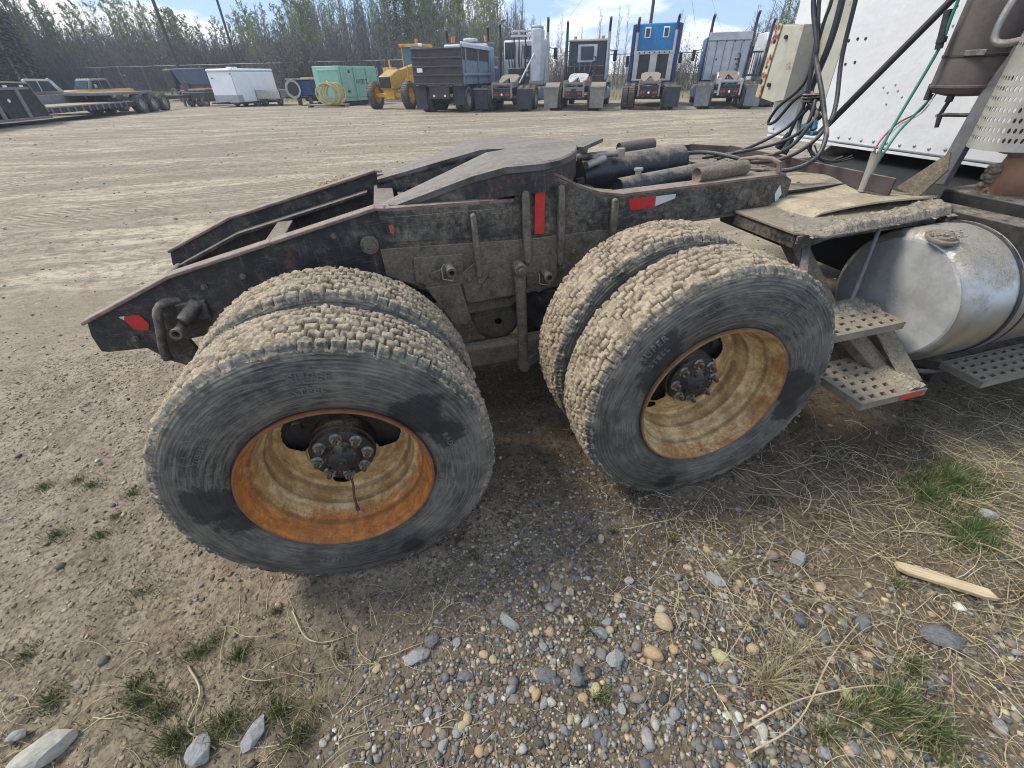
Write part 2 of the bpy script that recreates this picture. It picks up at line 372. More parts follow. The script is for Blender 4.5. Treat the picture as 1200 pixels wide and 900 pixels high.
def relief(x, y):
    near = 1/(1+(np.maximum(0, np.hypot(x-.4, y+.2)-2.5)/3)**2)
    r = (fbm(x*2.2+20, y*2.2+20, None, 3, 1)-.5)*.05+(fbm(x*10+20, y*10+20, None, 4, 2)-.5)*.026
    r = r+near*((fbm(x*34+20, y*34+20, None, 3, 3, .62)-.5)*.018)
    far = sstep(2, 8, y)*(vn((x*.26+y*.03)*1., (y*.97-x*-.33)*1.15, None, 8)-.5)*.05
    return r*.85+far
def gz(x, y): return float(gbase(x, y)+relief(np.array([x]), np.array([y]))[0])
def axis(lo, a, b, hi, st, g):
    c = list(np.arange(a, b+1e-6, st)); s = st; p = a; l = []
    while p > lo: s *= g; p -= s; l.append(p)
    s = st; p = b; r = []
    while p < hi: s *= g; p += s; r.append(p)
    return np.array(l[::-1]+c+r)
gx = axis(-420, -1.7, 2.9, 420, .0145, 1.055); gy = axis(-30, -1.2, 1.2, 520, .0145, 1.045)
X, Y = np.meshgrid(gx, gy, indexing='ij')
Z = gbase(X, Y)+relief(X, Y)
for (cx, cy) in ((0, .14), (1.372, .14), (0, .47), (1.372, .47)):       # the tyres press into the soil
    k = np.exp(-(((X-cx)/.13)**2+((Y-cy)/.16)**2)**2); zz = gbase(cx, cy)+.004
    Z = Z*(1-k)+zz*k
nx, ny = X.shape; idx = np.arange(nx*ny).reshape(nx, ny)
Q = np.stack([idx[:-1, :-1], idx[1:, :-1], idx[1:, 1:], idx[:-1, 1:]], -1).reshape(-1, 4)
verge = sstep(-6.5, -4.5, fdist(X, Y)+2.5*(fbm(X*.25, Y*.25, None, 3, 4)-.5))
me = np_mesh('ground', np.stack([X, Y, Z], -1).reshape(-1, 3), Q, {'humus_shade': humus_shade(X, Y), 'verge': verge}, smooth=True)
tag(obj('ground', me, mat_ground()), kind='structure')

# ------------------------------------------------------------------ loose gravel, soil crumbs (nobody could count these)
def gdens(x, y):
    n = fbm(x*2.1+4, y*2.1+7, None, 3, 21)
    a = sstep(-.25, .35, x+ .3*(n-.5))*sstep(.12, -.5, y+.35*(n-.5))*sstep(1.9, .9, x)
    b = sstep(.9, 1.5, x)*sstep(-.3, -.9, y+.3*(n-.5))*.42
    c = sstep(.3, .7, x)*sstep(.5, .0, y)*sstep(1.8, 1.0, x)*.45
    return np.clip(np.maximum(np.maximum(a, b), c), 0, 1)
def scatter(n, fn, x0, x1, y0, y1, pw=1.):
    x = rng.uniform(x0, x1, n*6); y = rng.uniform(y0, y1, n*6); d = fn(x, y)**pw; k = rng.random(n*6) < d
    x, y = x[k][:n], y[k][:n]; return x, y
PAL = np.array([(.225, .222, .22), (.135, .137, .145), (.31, .30, .275), (.42, .35, .245), (.48, .38, .235), (.36, .27, .19), (.52, .49, .42), (.16, .15, .14), (.24, .23, .21), (.43, .30, .20)])
def lumps(x, y, size, base, flat=(.45, .8), cols=None, sink=.3, name='gravel', stretch=(.75, 1.25), seed=0):
    V0, F0 = base; n = len(x); k = len(V0); jit = .55 if k < 20 else (.42 if k < 50 else .2)
    S = np.stack([rng.uniform(*stretch, n), rng.uniform(*stretch, n), rng.uniform(*flat, n)], 1)*size[:, None]
    V = np.repeat(V0[None], n, 0)*(1+jit*(rng.random((n, k, 1))-.5))*S[:, None, :]
    a = rng.uniform(0, 2*PI, n); t1 = rng.normal(0, .22, n)
    y1 = V[..., 1]*np.cos(t1)[:, None]-V[..., 2]*np.sin(t1)[:, None]; z1 = V[..., 1]*np.sin(t1)[:, None]+V[..., 2]*np.cos(t1)[:, None]
    xx = V[..., 0]*np.cos(a)[:, None]-y1*np.sin(a)[:, None]; yy = V[..., 0]*np.sin(a)[:, None]+y1*np.cos(a)[:, None]
    zb = gbase(x, y)+relief(x, y)+S[:, 2]*(1-sink*2)
    V = np.stack([xx+x[:, None], yy+y[:, None], z1+zb[:, None]], -1).reshape(-1, 3)
    Fc = (F0[None]+(np.arange(n)*k)[:, None, None]).reshape(-1, 3)
    C_ = np.repeat(cols, k, 0)
    return V, Fc, C_
def merge(parts):
    Vs, Fs, Cs = [], [], []; b = 0
    for V, Fc, C_ in parts: Vs.append(V); Fs.append(Fc+b); Cs.append(C_); b += len(V)
    return np.concatenate(Vs), np.concatenate(Fs), np.concatenate(Cs)
I1 = ico(1); I2 = ico(2)
OC = (np.array([(1, 0, 0), (0, 1, 0), (-1, 0, 0), (0, -1, 0), (0, 0, 1), (0, 0, -1.)]), np.array([(0, 1, 4), (1, 2, 4), (2, 3, 4), (3, 0, 4), (1, 0, 5), (2, 1, 5), (3, 2, 5), (0, 3, 5)]))
M_stone = mat_attr('pebble_stone', .8, .35, 160)
def pcol(n, w=None):
    c = PAL[rng.choice(len(PAL), n, p=w)]; return c*rng.uniform(.42, 1.18, (n, 1))
wp = np.array([.17, .13, .12, .10, .09, .08, .07, .09, .10, .05]); wp = wp/wp.sum()
parts = []
x, y = scatter(21000, gdens, -1.0, 2.8, -1.2, .6); parts.append(lumps(x, y, rng.gamma(3., .00105, len(x))+.0016, I1, cols=pcol(len(x), wp), sink=.34))
x, y = scatter(1150, lambda x, y: gdens(x, y)*sstep(.0, -.75, y)*(.25+1.5*sstep(.45, .65, fbm(x*4+2, y*4, None, 3, 61))), -.6, 2.6, -1.15, .1, 1.3); parts.append(lumps(x, y, rng.gamma(4., .0014, len(x))+.0045, I2, cols=pcol(len(x), wp), sink=.36))
x, y = scatter(2600, lambda x, y: .10+0*x, -3, 4, -1, 3.2); parts.append(lumps(x, y, rng.gamma(3., .0014, len(x))+.003, I1, cols=pcol(len(x), wp), sink=.25))
yy_ = 2.5+28*rng.random(2600)**1.6; xx_ = rng.uniform(-1, 1, 2600)*(yy_*1.3+2)-yy_*.15+.5
parts.append(lumps(xx_, yy_, (rng.gamma(3., .0022, 2600)+.003)*(1+yy_/22), I1, cols=np.array([[.36, .32, .255]])*rng.uniform(.5, 1.25, (2600, 1)), sink=.34))
V, Fc, C_ = merge(parts)
tag(obj('gravel', np_mesh('gravel', V, Fc, smooth=False, colors=C_), M_stone), kind='stuff', label='loose mixed gravel and pebbles lying on the dirt in the foreground')
# soil crumbs and flakes
def sd_(x, y): return np.clip(.30+.6*fbm(x*3, y*3, None, 3, 9), 0, 1)
x, y = scatter(52000, sd_, -2.4, 3.4, -1.15, 2.4)
sz = rng.gamma(1.8, .0014, len(x))+.0011
hm = humus_shade(x, y)[:, None]; cc = (np.array([.40, .32, .22])*(1-hm)+np.array([.13, .098, .064])*hm)*rng.uniform(.35, 1.35, (len(x), 1))
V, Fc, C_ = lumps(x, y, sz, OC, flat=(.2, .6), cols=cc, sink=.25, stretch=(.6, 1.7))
tag(obj('soil_crumbs', np_mesh('soil_crumbs', V, Fc, colors=C_), mat_attr('soil_crumb', .95, .3, 150)), kind='stuff', label='dry crumbled soil flakes over the dirt')

# ------------------------------------------------------------------ stones one can pick out
MR = {'grey': mat_rock('grey_rock', (.25, .245, .235), (.38, .375, .36)), 'dark': mat_rock('dark_rock', (.11, .11, .115), (.21, .21, .205)),
      'pale': mat_rock('pale_rock', (.36, .335, .28), (.52, .48, .40)), 'tan': mat_rock('tan_rock', (.42, .31, .18), (.50, .40, .26)),
      'orange': mat_rock('orange_rock', (.42, .26, .13), (.48, .36, .23)), 'yellow': mat_rock('yellow_rock', (.42, .38, .17), (.50, .47, .28)), 'brown': mat_rock('brown_rock', (.19, .155, .12), (.28, .24, .19))}
def stone(x, y, sx, sy, sz, rot, kind, label, angular=False, seed=0, group=None, shared=None, sink=.25):
    if shared is None:
        V0, F0 = ico(4); V = V0.copy(); q = V*1.3+seed*5.1
        d = 1+.42*(fbm(q[:, 0]+70, q[:, 1]+70, q[:, 2]+70, 2)-.5)
        V = V*d[:, None]
        if angular:                                             # cut the lump with flat faces
            r_ = np.random.default_rng(seed+3)
            for _ in range(11):
                nv = r_.normal(size=3); nv /= np.linalg.norm(nv); h = r_.uniform(.58, .82); e = np.maximum(0, V@nv-h); V = V-e[:, None]*nv*.93
            q = V*6+seed; V = V*(1+.10*(fbm(q[:, 0]+90, q[:, 1]+90, q[:, 2]+90, 4, 3, .6)-.5))[:, None]
        me = np_mesh('stone', V, F0, smooth=not angular)
        if angular: me.polygons.foreach_set('use_smooth', [True]*len(me.polygons)); me.set_sharp_from_angle(angle=math.radians(22))
        me.materials.append(MR[kind])
    else: me = shared
    o = bpy.data.objects.new('rock' if max(sx, sy) > .035 else 'stone', me); COL.objects.link(o)
    o.scale = (sx, sy, sz); o.rotation_euler = (random.uniform(-.15, .15), random.uniform(-.15, .15), rot)
    o.location = (x, y, gz(x, y)+sz*(1-2*sink)); return tag(o, label, 'rock' if max(sx, sy) > .035 else 'stone', group)
R_ = [(-.965, -.30, .085, .045, .04, .45, 'pale', 'large pale angular rock at the bottom left corner beside a grass tuft', 1),
 (-.50, -.44, .045, .035, .025, 1.3, 'grey', 'grey angular rock right of the big pale corner rock, in dry grass', 1),
 (-1.07, -.24, .03, .02, .02, .3, 'grey', 'small grey stone half out of the frame left of the pale corner rock', 1),
 (-.355, -.43, .045, .028, .025, .9, 'grey', 'grey wedge shaped rock among straw near the bottom edge, left of the gravel', 1),
 (.12, -.35, .045, .028, .014, .1, 'grey', 'flat crumbly grey rock in the gravel below the rear wheel', 1),
 (.18, -.31, .027, .025, .016, .7, 'dark', 'dark grey stone above the flat crumbly rock, below the rear wheel', 1),
 (.45, -.335, .04, .02, .015, -.9, 'grey', 'triangular grey slab stuck in the gravel in the bottom centre', 1),
 (.27, -.45, .025, .022, .015, .2, 'dark', 'dark slate coloured stone in the gravel left of the brown pebbles', 1),
 (.52, -.52, .04, .026, .014, -.2, 'dark', 'wide dark flat stone left of the upright dark block', 1),
 (.61, -.55, .034, .025, .026, 1.3, 'dark', 'upright dark grey block beside the yellow stones', 1),
 (.75, -.54, .031, .029, .027, .15, 'grey', 'cube shaped speckled grey stone in the bottom centre', 1),
 (.955, -.478, .034, .024, .022, -1.1, 'tan', 'large smooth oval tan pebble right of the speckled cube stone', 0),
 (.875, -.555, .031, .024, .019, -.7, 'orange', 'rounded orange stone with pale face below the oval tan pebble', 0),
 (.835, -.52, .02, .016, .012, .5, 'brown', 'dull brown stone between the cube stone and the oval pebble', 0),
 (.735, -.45, .038, .018, .014, -.8, 'grey', 'long grey stone just above the speckled cube stone', 1),
 (1.22, -.40, .04, .022, .02, -1.2, 'grey', 'grey oblong rock where the gravel meets the dry grass', 1),
 (1.56, -.41, .036, .03, .026, .3, 'grey', 'pale grey cracked rock in dry grass below the front wheel', 1),
 (1.485, -.37, .022, .022, .018, .3, 'brown', 'round grey brown stone left of the cracked rock', 0),
 (1.59, -.66, .03, .026, .02, .4, 'dark', 'blue grey rock half hidden in straw left of the flat dark rock', 1),
 (1.785, -.765, .062, .04, .022, -.35, 'dark', 'biggest dark grey flat rock, below the split wood lath', 1),
 (1.56, -.52, .021, .017, .014, .4, 'tan', 'small round tan stone in straw above the blue grey rock', 0),
 (1.08, -.62, .03, .019, .014, -.9, 'yellow', 'long yellow stone at the foot of the straw tuft', 0),
 (1.19, -.63, .02, .018, .014, .2, 'tan', 'round tan stone at the foot of the straw tuft', 0),
 (2.43, -.46, .038, .028, .024, .2, 'grey', 'grey rock lying against the right green grass clump', 1),
 (.655, -.60, .022, .016, .014, 1., 'yellow', 'yellow green stone just under the upright dark block', 0),
 (.65, -.255, .03, .02, .012, -.5, 'brown', 'flat brown stone at the edge of the gravel below the drive wheels', 1),
 (.91, -.315, .022, .014, .012, .1, 'pale', 'small chalky white stone in the gravel right of centre', 1),
 (.64, -.57, .0, 0, 0, 0, None, None, 0)]
for i, (x, y, a, b, c, r, k, lb, an) in enumerate(R_):
    if k: stone(x, y, a, b, c, r, k, lb, bool(an), i)
protos = {}
for k, an in (('grey', 1), ('dark', 1), ('tan', 0), ('pale', 0), ('orange', 0), ('brown', 0), ('yellow', 0)):
    V0, F0 = ico(3); protos[k] = []
    for s_ in range(3):
        q = V0*1.1+s_*9.1+len(k); V = V0*(1+.5*(fbm(q[:, 0]+70, q[:, 1]+70, q[:, 2]+70, 2)-.5))[:, None]
        if an:
            r_ = np.random.default_rng(s_+40)
            for _ in range(10):
                nv = r_.normal(size=3); nv /= np.linalg.norm(nv); e = np.maximum(0, V@nv-r_.uniform(.6, .82)); V = V-e[:, None]*nv*.9
        m_ = np_mesh('stone', V, F0, smooth=True)
        if an: m_.set_sharp_from_angle(angle=math.radians(24))
        m_.materials.append(MR[k]); protos[k].append(m_)
gx_, gy_ = scatter(190, lambda x, y: gdens(x, y)*sstep(.1, -.6, y), -.3, 2.1, -1.05, -.12, 1.4)
kinds = ['grey', 'dark', 'tan', 'pale', 'orange', 'brown', 'yellow']
for i in range(len(gx_)):
    k = random.choices(kinds, [24, 18, 20, 10, 10, 14, 3])[0]; s_ = random.uniform(.009, .0175)
    stone(gx_[i], gy_[i], s_*random.uniform(.9, 1.35), s_*random.uniform(.7, 1), s_*random.uniform(.5, .8), random.uniform(0, 6.3), k,
          {'grey': 'small grey stone', 'dark': 'small dark slate stone', 'tan': 'small rounded tan pebble', 'pale': 'small pale cream pebble', 'orange': 'small orange brown pebble', 'brown': 'small brown stone', 'yellow': 'small yellowish pebble'}[k]+' among the loose gravel in front of the truck', shared=random.choice(protos[k]), group=k+' stones in the foreground gravel')

# ------------------------------------------------------------------ grass, straw, twigs
def blades(pts, hts, wid, lean, cols, seg=3, curl=1.):
    n = len(pts); a = rng.uniform(0, 2*PI, n); ln = rng.uniform(*lean, n)
    dx, dy = np.cos(a), np.sin(a); t = np.linspace(0, 1, seg+1)
    hor = hts[:, None]*ln[:, None]*(t**1.5)*curl; ver = hts[:, None]*np.sqrt(np.clip(1-ln[:, None]**2*t*.9, .02, 1))*t
    b = rng.uniform(0, 2*PI, n); px, py = np.cos(b), np.sin(b)
    ww = wid[:, None]*(1-t*.85)
    cx = pts[:, 0:1]+dx[:, None]*hor; cy = pts[:, 1:2]+dy[:, None]*hor; cz = pts[:, 2:3]+ver
    Lf = np.stack([cx-px[:, None]*ww, cy-py[:, None]*ww, cz], -1); Rt = np.stack([cx+px[:, None]*ww, cy+py[:, None]*ww, cz], -1)
    V = np.stack([Lf, Rt], 2).reshape(n, -1, 3); k = V.shape[1]
    Fq = np.array([(2*i, 2*i+1, 2*i+3, 2*i+2) for i in range(seg)])
    Fc = (Fq[None]+(np.arange(n)*k)[:, None, None]).reshape(-1, 4)
    sh = np.repeat((.55+.6*t)[:, None], 2, 1).ravel()[None, :, None]*0+1
    return V.reshape(-1, 3), Fc, (cols[:, None, :]*np.ones((1, k, 1))*sh).reshape(-1, 3)
def clump(cx, cy, r, n, h, lean=(.1, .85), base=(.075, .125, .032), straw=.2, w=.0017):
    rr = r*np.abs(rng.normal(0, .55, n)); a = rng.uniform(0, 2*PI, n); x = cx+rr*np.cos(a); y = cy+rr*np.sin(a)*.8
    z = gbase(x, y)+relief(x, y)-.002; hh = h*rng.uniform(.35, 1.1, n)*(1-.4*np.clip(rr/r, 0, 1))
    c = np.array(base)*rng.uniform(.6, 1.5, (n, 1))*np.array([1, 1, 1]); s_ = rng.random(n) < straw; c[s_] = np.array([.42, .35, .20])*rng.uniform(.7, 1.1, (s_.sum(), 1))
    return blades(np.stack([x, y, z], 1), hh, np.full(n, w)*rng.uniform(.6, 1.3, n), lean, c)
M_grass = mat_attr('grass_blade', .6, .1, 50, .15)
def gobj(name, parts, label, cat=None, kind='stuff', group=None):
    V, Fc, C_ = merge(parts); o = obj(name, np_mesh(name, V, Fc, colors=C_), M_grass); tag(o, label, cat, group, kind); return o
gobj('grass_clump', [clump(2.47, -.29, .22, 2600, .08), clump(2.30, -.31, .14, 1100, .07)], 'large dense green grass clump below the fuel tank, the upper of two', 'grass')
gobj('grass_clump', [clump(2.30, -.50, .14, 1700, .075), clump(2.20, -.53, .10, 600, .06)], 'dense green grass clump just below the large clump, left of a grey rock', 'grass')
gobj('grass_clump', [clump(1.46, -.87, .12, 900, .10, straw=.35), clump(1.36, -.86, .10, 420, .08, straw=.45), clump(1.5, -.95, .11, 500, .10, straw=.3)], 'tall green grass clump at the bottom edge, right of the straw tuft', 'grass')
sp = [(2.2, -.76, .06, 300, .07), (-1.19, .52, .07, 160, .03), (-1.38, .57, .08, 180, .03), (-1.17, .61, .06, 120, .025), (-1.64, .95, .09, 160, .03), (-1.39, .88, .09, 160, .03), (-1.49, .94, .07, 100, .03), (-1.16, .76, .08, 120, .03),
 (-.74, -.24, .08, 260, .055), (-.66, -.29, .07, 220, .055), (-.78, -.18, .07, 150, .04), (-.60, -.13, .09, 200, .045), (-.46, -.18, .05, 200, .045), (-.36, -.06, .025, 150, .03), (-.23, -.47, .08, 280, .06), (-.59, -.39, .07, 300, .07), (-1.2, .03, .07, 150, .03), (-1.03, -.15, .07, 200, .045), (-.44, -.39, .08, 260, .07), (-.29, -.39, .06, 200, .06),
 (.95, -.11, .02, 120, .03), (1.16, -.20, .025, 160, .035), (.39, -.05, .02, 90, .03), (2.61, .02, .09, 220, .03), (1.81, -.59, .05, 160, .04), (1.63, -.15, .07, 160, .03), (-.12, -.28, .04, 100, .03), (.71, -.43, .05, 110, .06), (.2, .06, .04, 60, .025), (1.62, -.80, .06, 240, .055), (-.56, -.10, .05, 110, .03), (1.23, -.87, .06, 200, .06), (.66, -.62, .04, 120, .06), (2.1, -.05, .12, 220, .03), (.75, .12, .12, 180, .025), (-.9, .18, .25, 260, .03), (-.35, -.3, .3, 260, .035)]
gobj('sparse_grass', [clump(a, b, r, int(n*1.4), h*1.05, straw=.3, base=(.095, .125, .04)) for a, b, r, n, h in sp], 'thin green grass sprouts scattered over the dirt')
# straw: long dry stalks lying and arching over the soil
def stalks(n, fn, box, ln, h, wd=(.0006, .0016), rot=None, seed=0):
    x, y = scatter(n, fn, *box); n = len(x); seg = 7; a = rng.uniform(0, 2*PI, n) if rot is None else rng.normal(rot, .5, n)
    Ls = rng.uniform(*ln, n); cv = rng.normal(0, 1.6, n); t = np.linspace(0, 1, seg+1)
    ang = a[:, None]+cv[:, None]*t; st = (Ls/seg)[:, None]
    px = x[:, None]+np.cumsum(np.cos(ang)*st, 1); py = y[:, None]+np.cumsum(np.sin(ang)*st, 1)
    hh = rng.random(n)**2.2*h
    pz = gbase(px, py)+relief(px, py)+.002+hh[:, None]*np.sin(t*PI*rng.uniform(.7, 1.0, (n, 1)))
    w_ = rng.uniform(*wd, n)[:, None]*(1.05-t*.7)
    nx_, ny_ = -np.sin(ang), np.cos(ang)
    A = np.stack([px-nx_*w_, py-ny_*w_, pz], -1); B = np.stack([px+nx_*w_, py+ny_*w_, pz], -1); Cc = np.stack([px, py, pz+w_*1.3], -1)
    V = np.stack([A, Cc, B], 2).reshape(n, -1, 3); k = V.shape[1]
    Fq = np.array([(3*i+j, 3*i+j+1, 3*i+j+4, 3*i+j+3) for i in range(seg) for j in (0, 1)])
    Fc = (Fq[None]+(np.arange(n)*k)[:, None, None]).reshape(-1, 4)
    c = np.array([[.45, .37, .225]])*rng.uniform(.4, 1.25, (n, 1)); dk = rng.random(n) < .3; c[dk] = np.array([.15, .115, .075])*rng.uniform(.7, 1.3, (dk.sum(), 1))
    return V.reshape(-1, 3), Fc, np.repeat(c, k, 0)
def st1(x, y): return np.clip(sstep(.75, 1.5, x+.2*fbm(x*4, y*4))*sstep(.25, -.25, y)*(.4+.9*fbm(x*2+3, y*2, None, 2, 30)), 0, 1)
def st2(x, y): return np.clip(sstep(.1, -.3, y)*sstep(.5, -.1, x)*(fbm(x*3+3, y*3, None, 2, 31)*1.3-.2), 0, 1)
gobj('straw', [stalks(3400, st1, (.6, 3.6, -1.15, .3), (.05, .26), .04), stalks(750, st2, (-1.4, .5, -.7, .1), (.05, .22), .03), stalks(1500, lambda x, y: .3+0*x, (-2.2, 3.6, -1.1, 1.5), (.02, .07), .006, (.0006, .0014)),
   stalks(420, st1, (1.7, 3.6, -.9, .2), (.2, .5), .03, (.0009, .0017), rot=-.3), stalks(300, st1, (.7, 3., -1.1, .0), (.12, .35), .05, (.0012, .0021))], 'dry straw stalks and roots matted over the soil')
gobj('straw_tuft', [clump(1.17, -.72, .07, 260, .17, lean=(.3, .97), base=(.36, .29, .16), straw=1., w=.0012), clump(1.30, -.68, .10, 150, .15, lean=(.5, .98), straw=1., w=.001)], 'golden dry straw tuft spraying over the gravel near the bottom edge', 'grass')
gobj('straw_tuft', [clump(-.19, -.40, .05, 130, .15, lean=(.3, .95), straw=1., w=.001)], 'sparse dry straw tuft at the bottom, left of the gravel', 'grass')
# curved pale roots at the bottom left, long bent stems at the bottom right
M_straw = M('dry_stem', (.46, .38, .24), (.36, .28, .17), 20, .8)
def stem(pts, r, label, name='dry_stem', mt=M_straw):
    P = [(x, y, gz(x, y)+h) for x, y, h in pts]; mb = MB(); q = sm(P, 6); mb.tube(q, [r*(1-.5*i/len(q)) for i in range(len(q))], 6)
    return tag(mb.o(name, mt), label, 'twig')
stem([(-.62, -.17, .01), (-.55, -.27, .012), (-.56, -.36, .01), (-.50, -.41, .012), (-.46, -.44, .004)], .0035, 'bleached curved root at the bottom left between grass tufts')
stem([(-.30, -.08, .008), (-.24, -.19, .016), (-.17, -.22, .012), (-.08, -.21, .004)], .003, 'forked pale twig below the left wheel')
stem([(1.0, -.85, .02), (1.16, -.83, .05), (1.36, -.73, .06), (1.56, -.66, .03)], .0028, 'long pale bent stem arching over the grass at the bottom right')
stem([(1.02, -.80, .02), (1.2, -.79, .05), (1.42, -.82, .06), (1.52, -.86, .03)], .0026, 'long yellow stem crossing the tall grass clump')
stem([(2.05, -.42, .01), (2.25, -.55, .015), (2.28, -.68, .02), (2.15, -.74, .015), (2.0, -.72, .01)], .0024, 'hooked dry stem right of the wood lath')
stem([(1.95, -.72, .01), (2.1, -.8, .012), (2.25, -.95, .01)], .002, 'thin straight stem below the wood lath')
# split wood lath
wm = NT('split_wood'); v_ = wm.map((2, 22, 22))
wcol = wm.mix(wm.ramp(wm.noise(6, 6, .6, v_), .35, .65), (.56, .45, .28), (.40, .30, .175))
wmat = wm.fin(wcol, .8, 0., wm.bump(wm.noise(12, 5, .6, v_), .5, .004))
mb = MB(); poly = [(-.135, .012), (-.128, -.006), (-.10, -.013), (.10, -.015), (.138, -.010), (.118, .013), (.0, .015), (-.11, .016)]
mb.prism([(a*1.02, b*1.35) for a, b in poly], 'z', -.008, .009)
o = mb.o('wood_lath', wmat, bevel=.002); o.location = (1.95, -.63, gz(1.95, -.63)+.034); o.rotation_euler = (.05, -.03, math.atan2(-.18, .207)+.02)
tag(o, 'split piece of pale wood lath lying on the straw above the dark flat rock', 'wood')
# ================================================================== the parked highway tractor (one thing)
TR = empty('semi_truck'); TR.rotation_euler.y = -TILT
tag(TR, 'muddy black and white semi truck in the foreground with rusty rims and bare fifth wheel', 'truck')
m_frame = M('frame_paint', (.018, .018, .020), (.035, .032, .030), 5, .55, dust=.76, rust=.32, scr=.6, rc=(.13, .06, .042), bump=.35, bs=70)
m_frameclean = M('ramp_paint', (.016, .017, .020), (.035, .034, .036), 6, .5, dust=.58, rust=.42, scr=.45, rc=(.12, .055, .038), bump=.3, bs=70)
m_edge = M('worn_flange', (.27, .19, .16), (.15, .10, .085), 14, .55, dust=.30, rust=.3, rc=(.13, .05, .03), bump=.3, bs=60)
m_caked = M('caked_frame', (.055, .042, .032), (.115, .088, .062), 7, .8, dust=.93, rust=.35, scr=.5, bump=.8, bs=45, bd=.008)
m_mud = mat_mud(); m_tyre = mat_tyre(); m_rim = mat_rim(ru=.13); m_rim2 = mat_rim('gold_rim_paint', -.13, (.46, .235, .075))
m_letter = M('dusty_lettering', (.17, .165, .145), (.10, .10, .09), 20, .8)
m_iron = M('black_iron', (.016, .015, .015), (.04, .034, .03), 18, .5, dust=.22, rust=.25, bump=.4, bs=80)
m_drum = M('dark_drum', (.02, .017, .015), (.045, .035, .028), 12, .8, dust=.35, rust=.4, rc=(.07, .035, .02), bump=.5, bs=40)
m_nut = M('bare_nut', (.55, .54, .52), (.35, .33, .30), 60, .32, metal=.9, dust=.15)
m_stud = M('rusty_stud', (.12, .06, .035), (.07, .04, .03), 60, .7, dust=.2)
m_worn = M('worn_plate', (.17, .165, .158), (.045, .043, .042), 4, .34, metal=.4, dust=.38, dc=(.30, .255, .20), rust=.15, rc=(.10, .085, .075), bump=.35, bs=30, str_=(.3, 2.6, 1))
m_black = M('black_tank_paint', (.018, .020, .026), (.032, .036, .044), 7, .38, dust=.32, rust=.2, scr=.3, bump=.2, bs=120)
m_alu = M('dull_aluminium', (.50, .50, .48), (.38, .375, .35), 3, .33, metal=.88, dust=.50, dc=(.29, .245, .18), bump=.2, bs=30, bd=.002)
m_aluend = M('dirty_tank_end', (.46, .46, .44), (.33, .33, .32), 5, .5, metal=.25, dust=.55, dc=(.26, .24, .205), bump=.3, bs=50)
m_white = M('white_paint', (.74, .745, .75), (.66, .665, .67), 1.6, .38, dust=.34, dc=(.50, .47, .42), bump=.5, bs=2.2, bd=.03)
m_cream = M('cream_paint', (.48, .46, .38), (.38, .365, .30), 4, .5, dust=.4, dc=(.3, .24, .17), rust=.25, rc=(.22, .09, .04), bump=.1)
m_creamrust = M('rusty_cream', (.62, .55, .40), (.45, .33, .2), 10, .6, rust=.75, rc=(.20, .05, .02), bump=.4, bs=60)
m_hose = M('black_hose', (.022, .023, .027), (.035, .037, .042), 10, .45, dust=.25, bump=.05)
m_green = plain('green_cable', (.03, .19, .13), .5); m_red = plain('red_cable', (.33, .05, .045), .5)
m_blue = plain('blue_gladhand', (.05, .16, .24), .45)
m_mat = M('tan_rubber_mat', (.52, .43, .29), (.42, .34, .225), 4, .8, dust=.3, bump=.3, bs=50)
m_heat = M('dusty_canister', (.075, .062, .058), (.12, .10, .092), 5, .75, dust=.30, dc=(.17, .145, .13), rust=.3, rc=(.10, .055, .045), bump=.35, bs=60)
m_guard = M('perforated_guard', (.46, .44, .39), (.35, .33, .29), 6, .5, metal=.35, dust=.35, bump=.2)
m_copper = M('heat_tinted_pipe', (.36, .18, .105), (.24, .14, .10), 5, .55, metal=.3, dust=.5, bump=.3, bs=40)
m_tread = M('step_metal', (.31, .27, .21), (.20, .17, .13), 9, .65, metal=.15, dust=.88, bump=.4, bs=50)
m_redtape = M('red_reflector', (.62, .035, .03), (.50, .03, .03), 30, .35, dust=.18, bump=.1); m_whitetape = M('white_reflector', (.72, .72, .68), (.6, .6, .57), 30, .35, dust=.25, bump=.1)
m_grey = M('grey_strut', (.11, .115, .12), (.07, .07, .075), 9, .6, dust=.45, bump=.3)

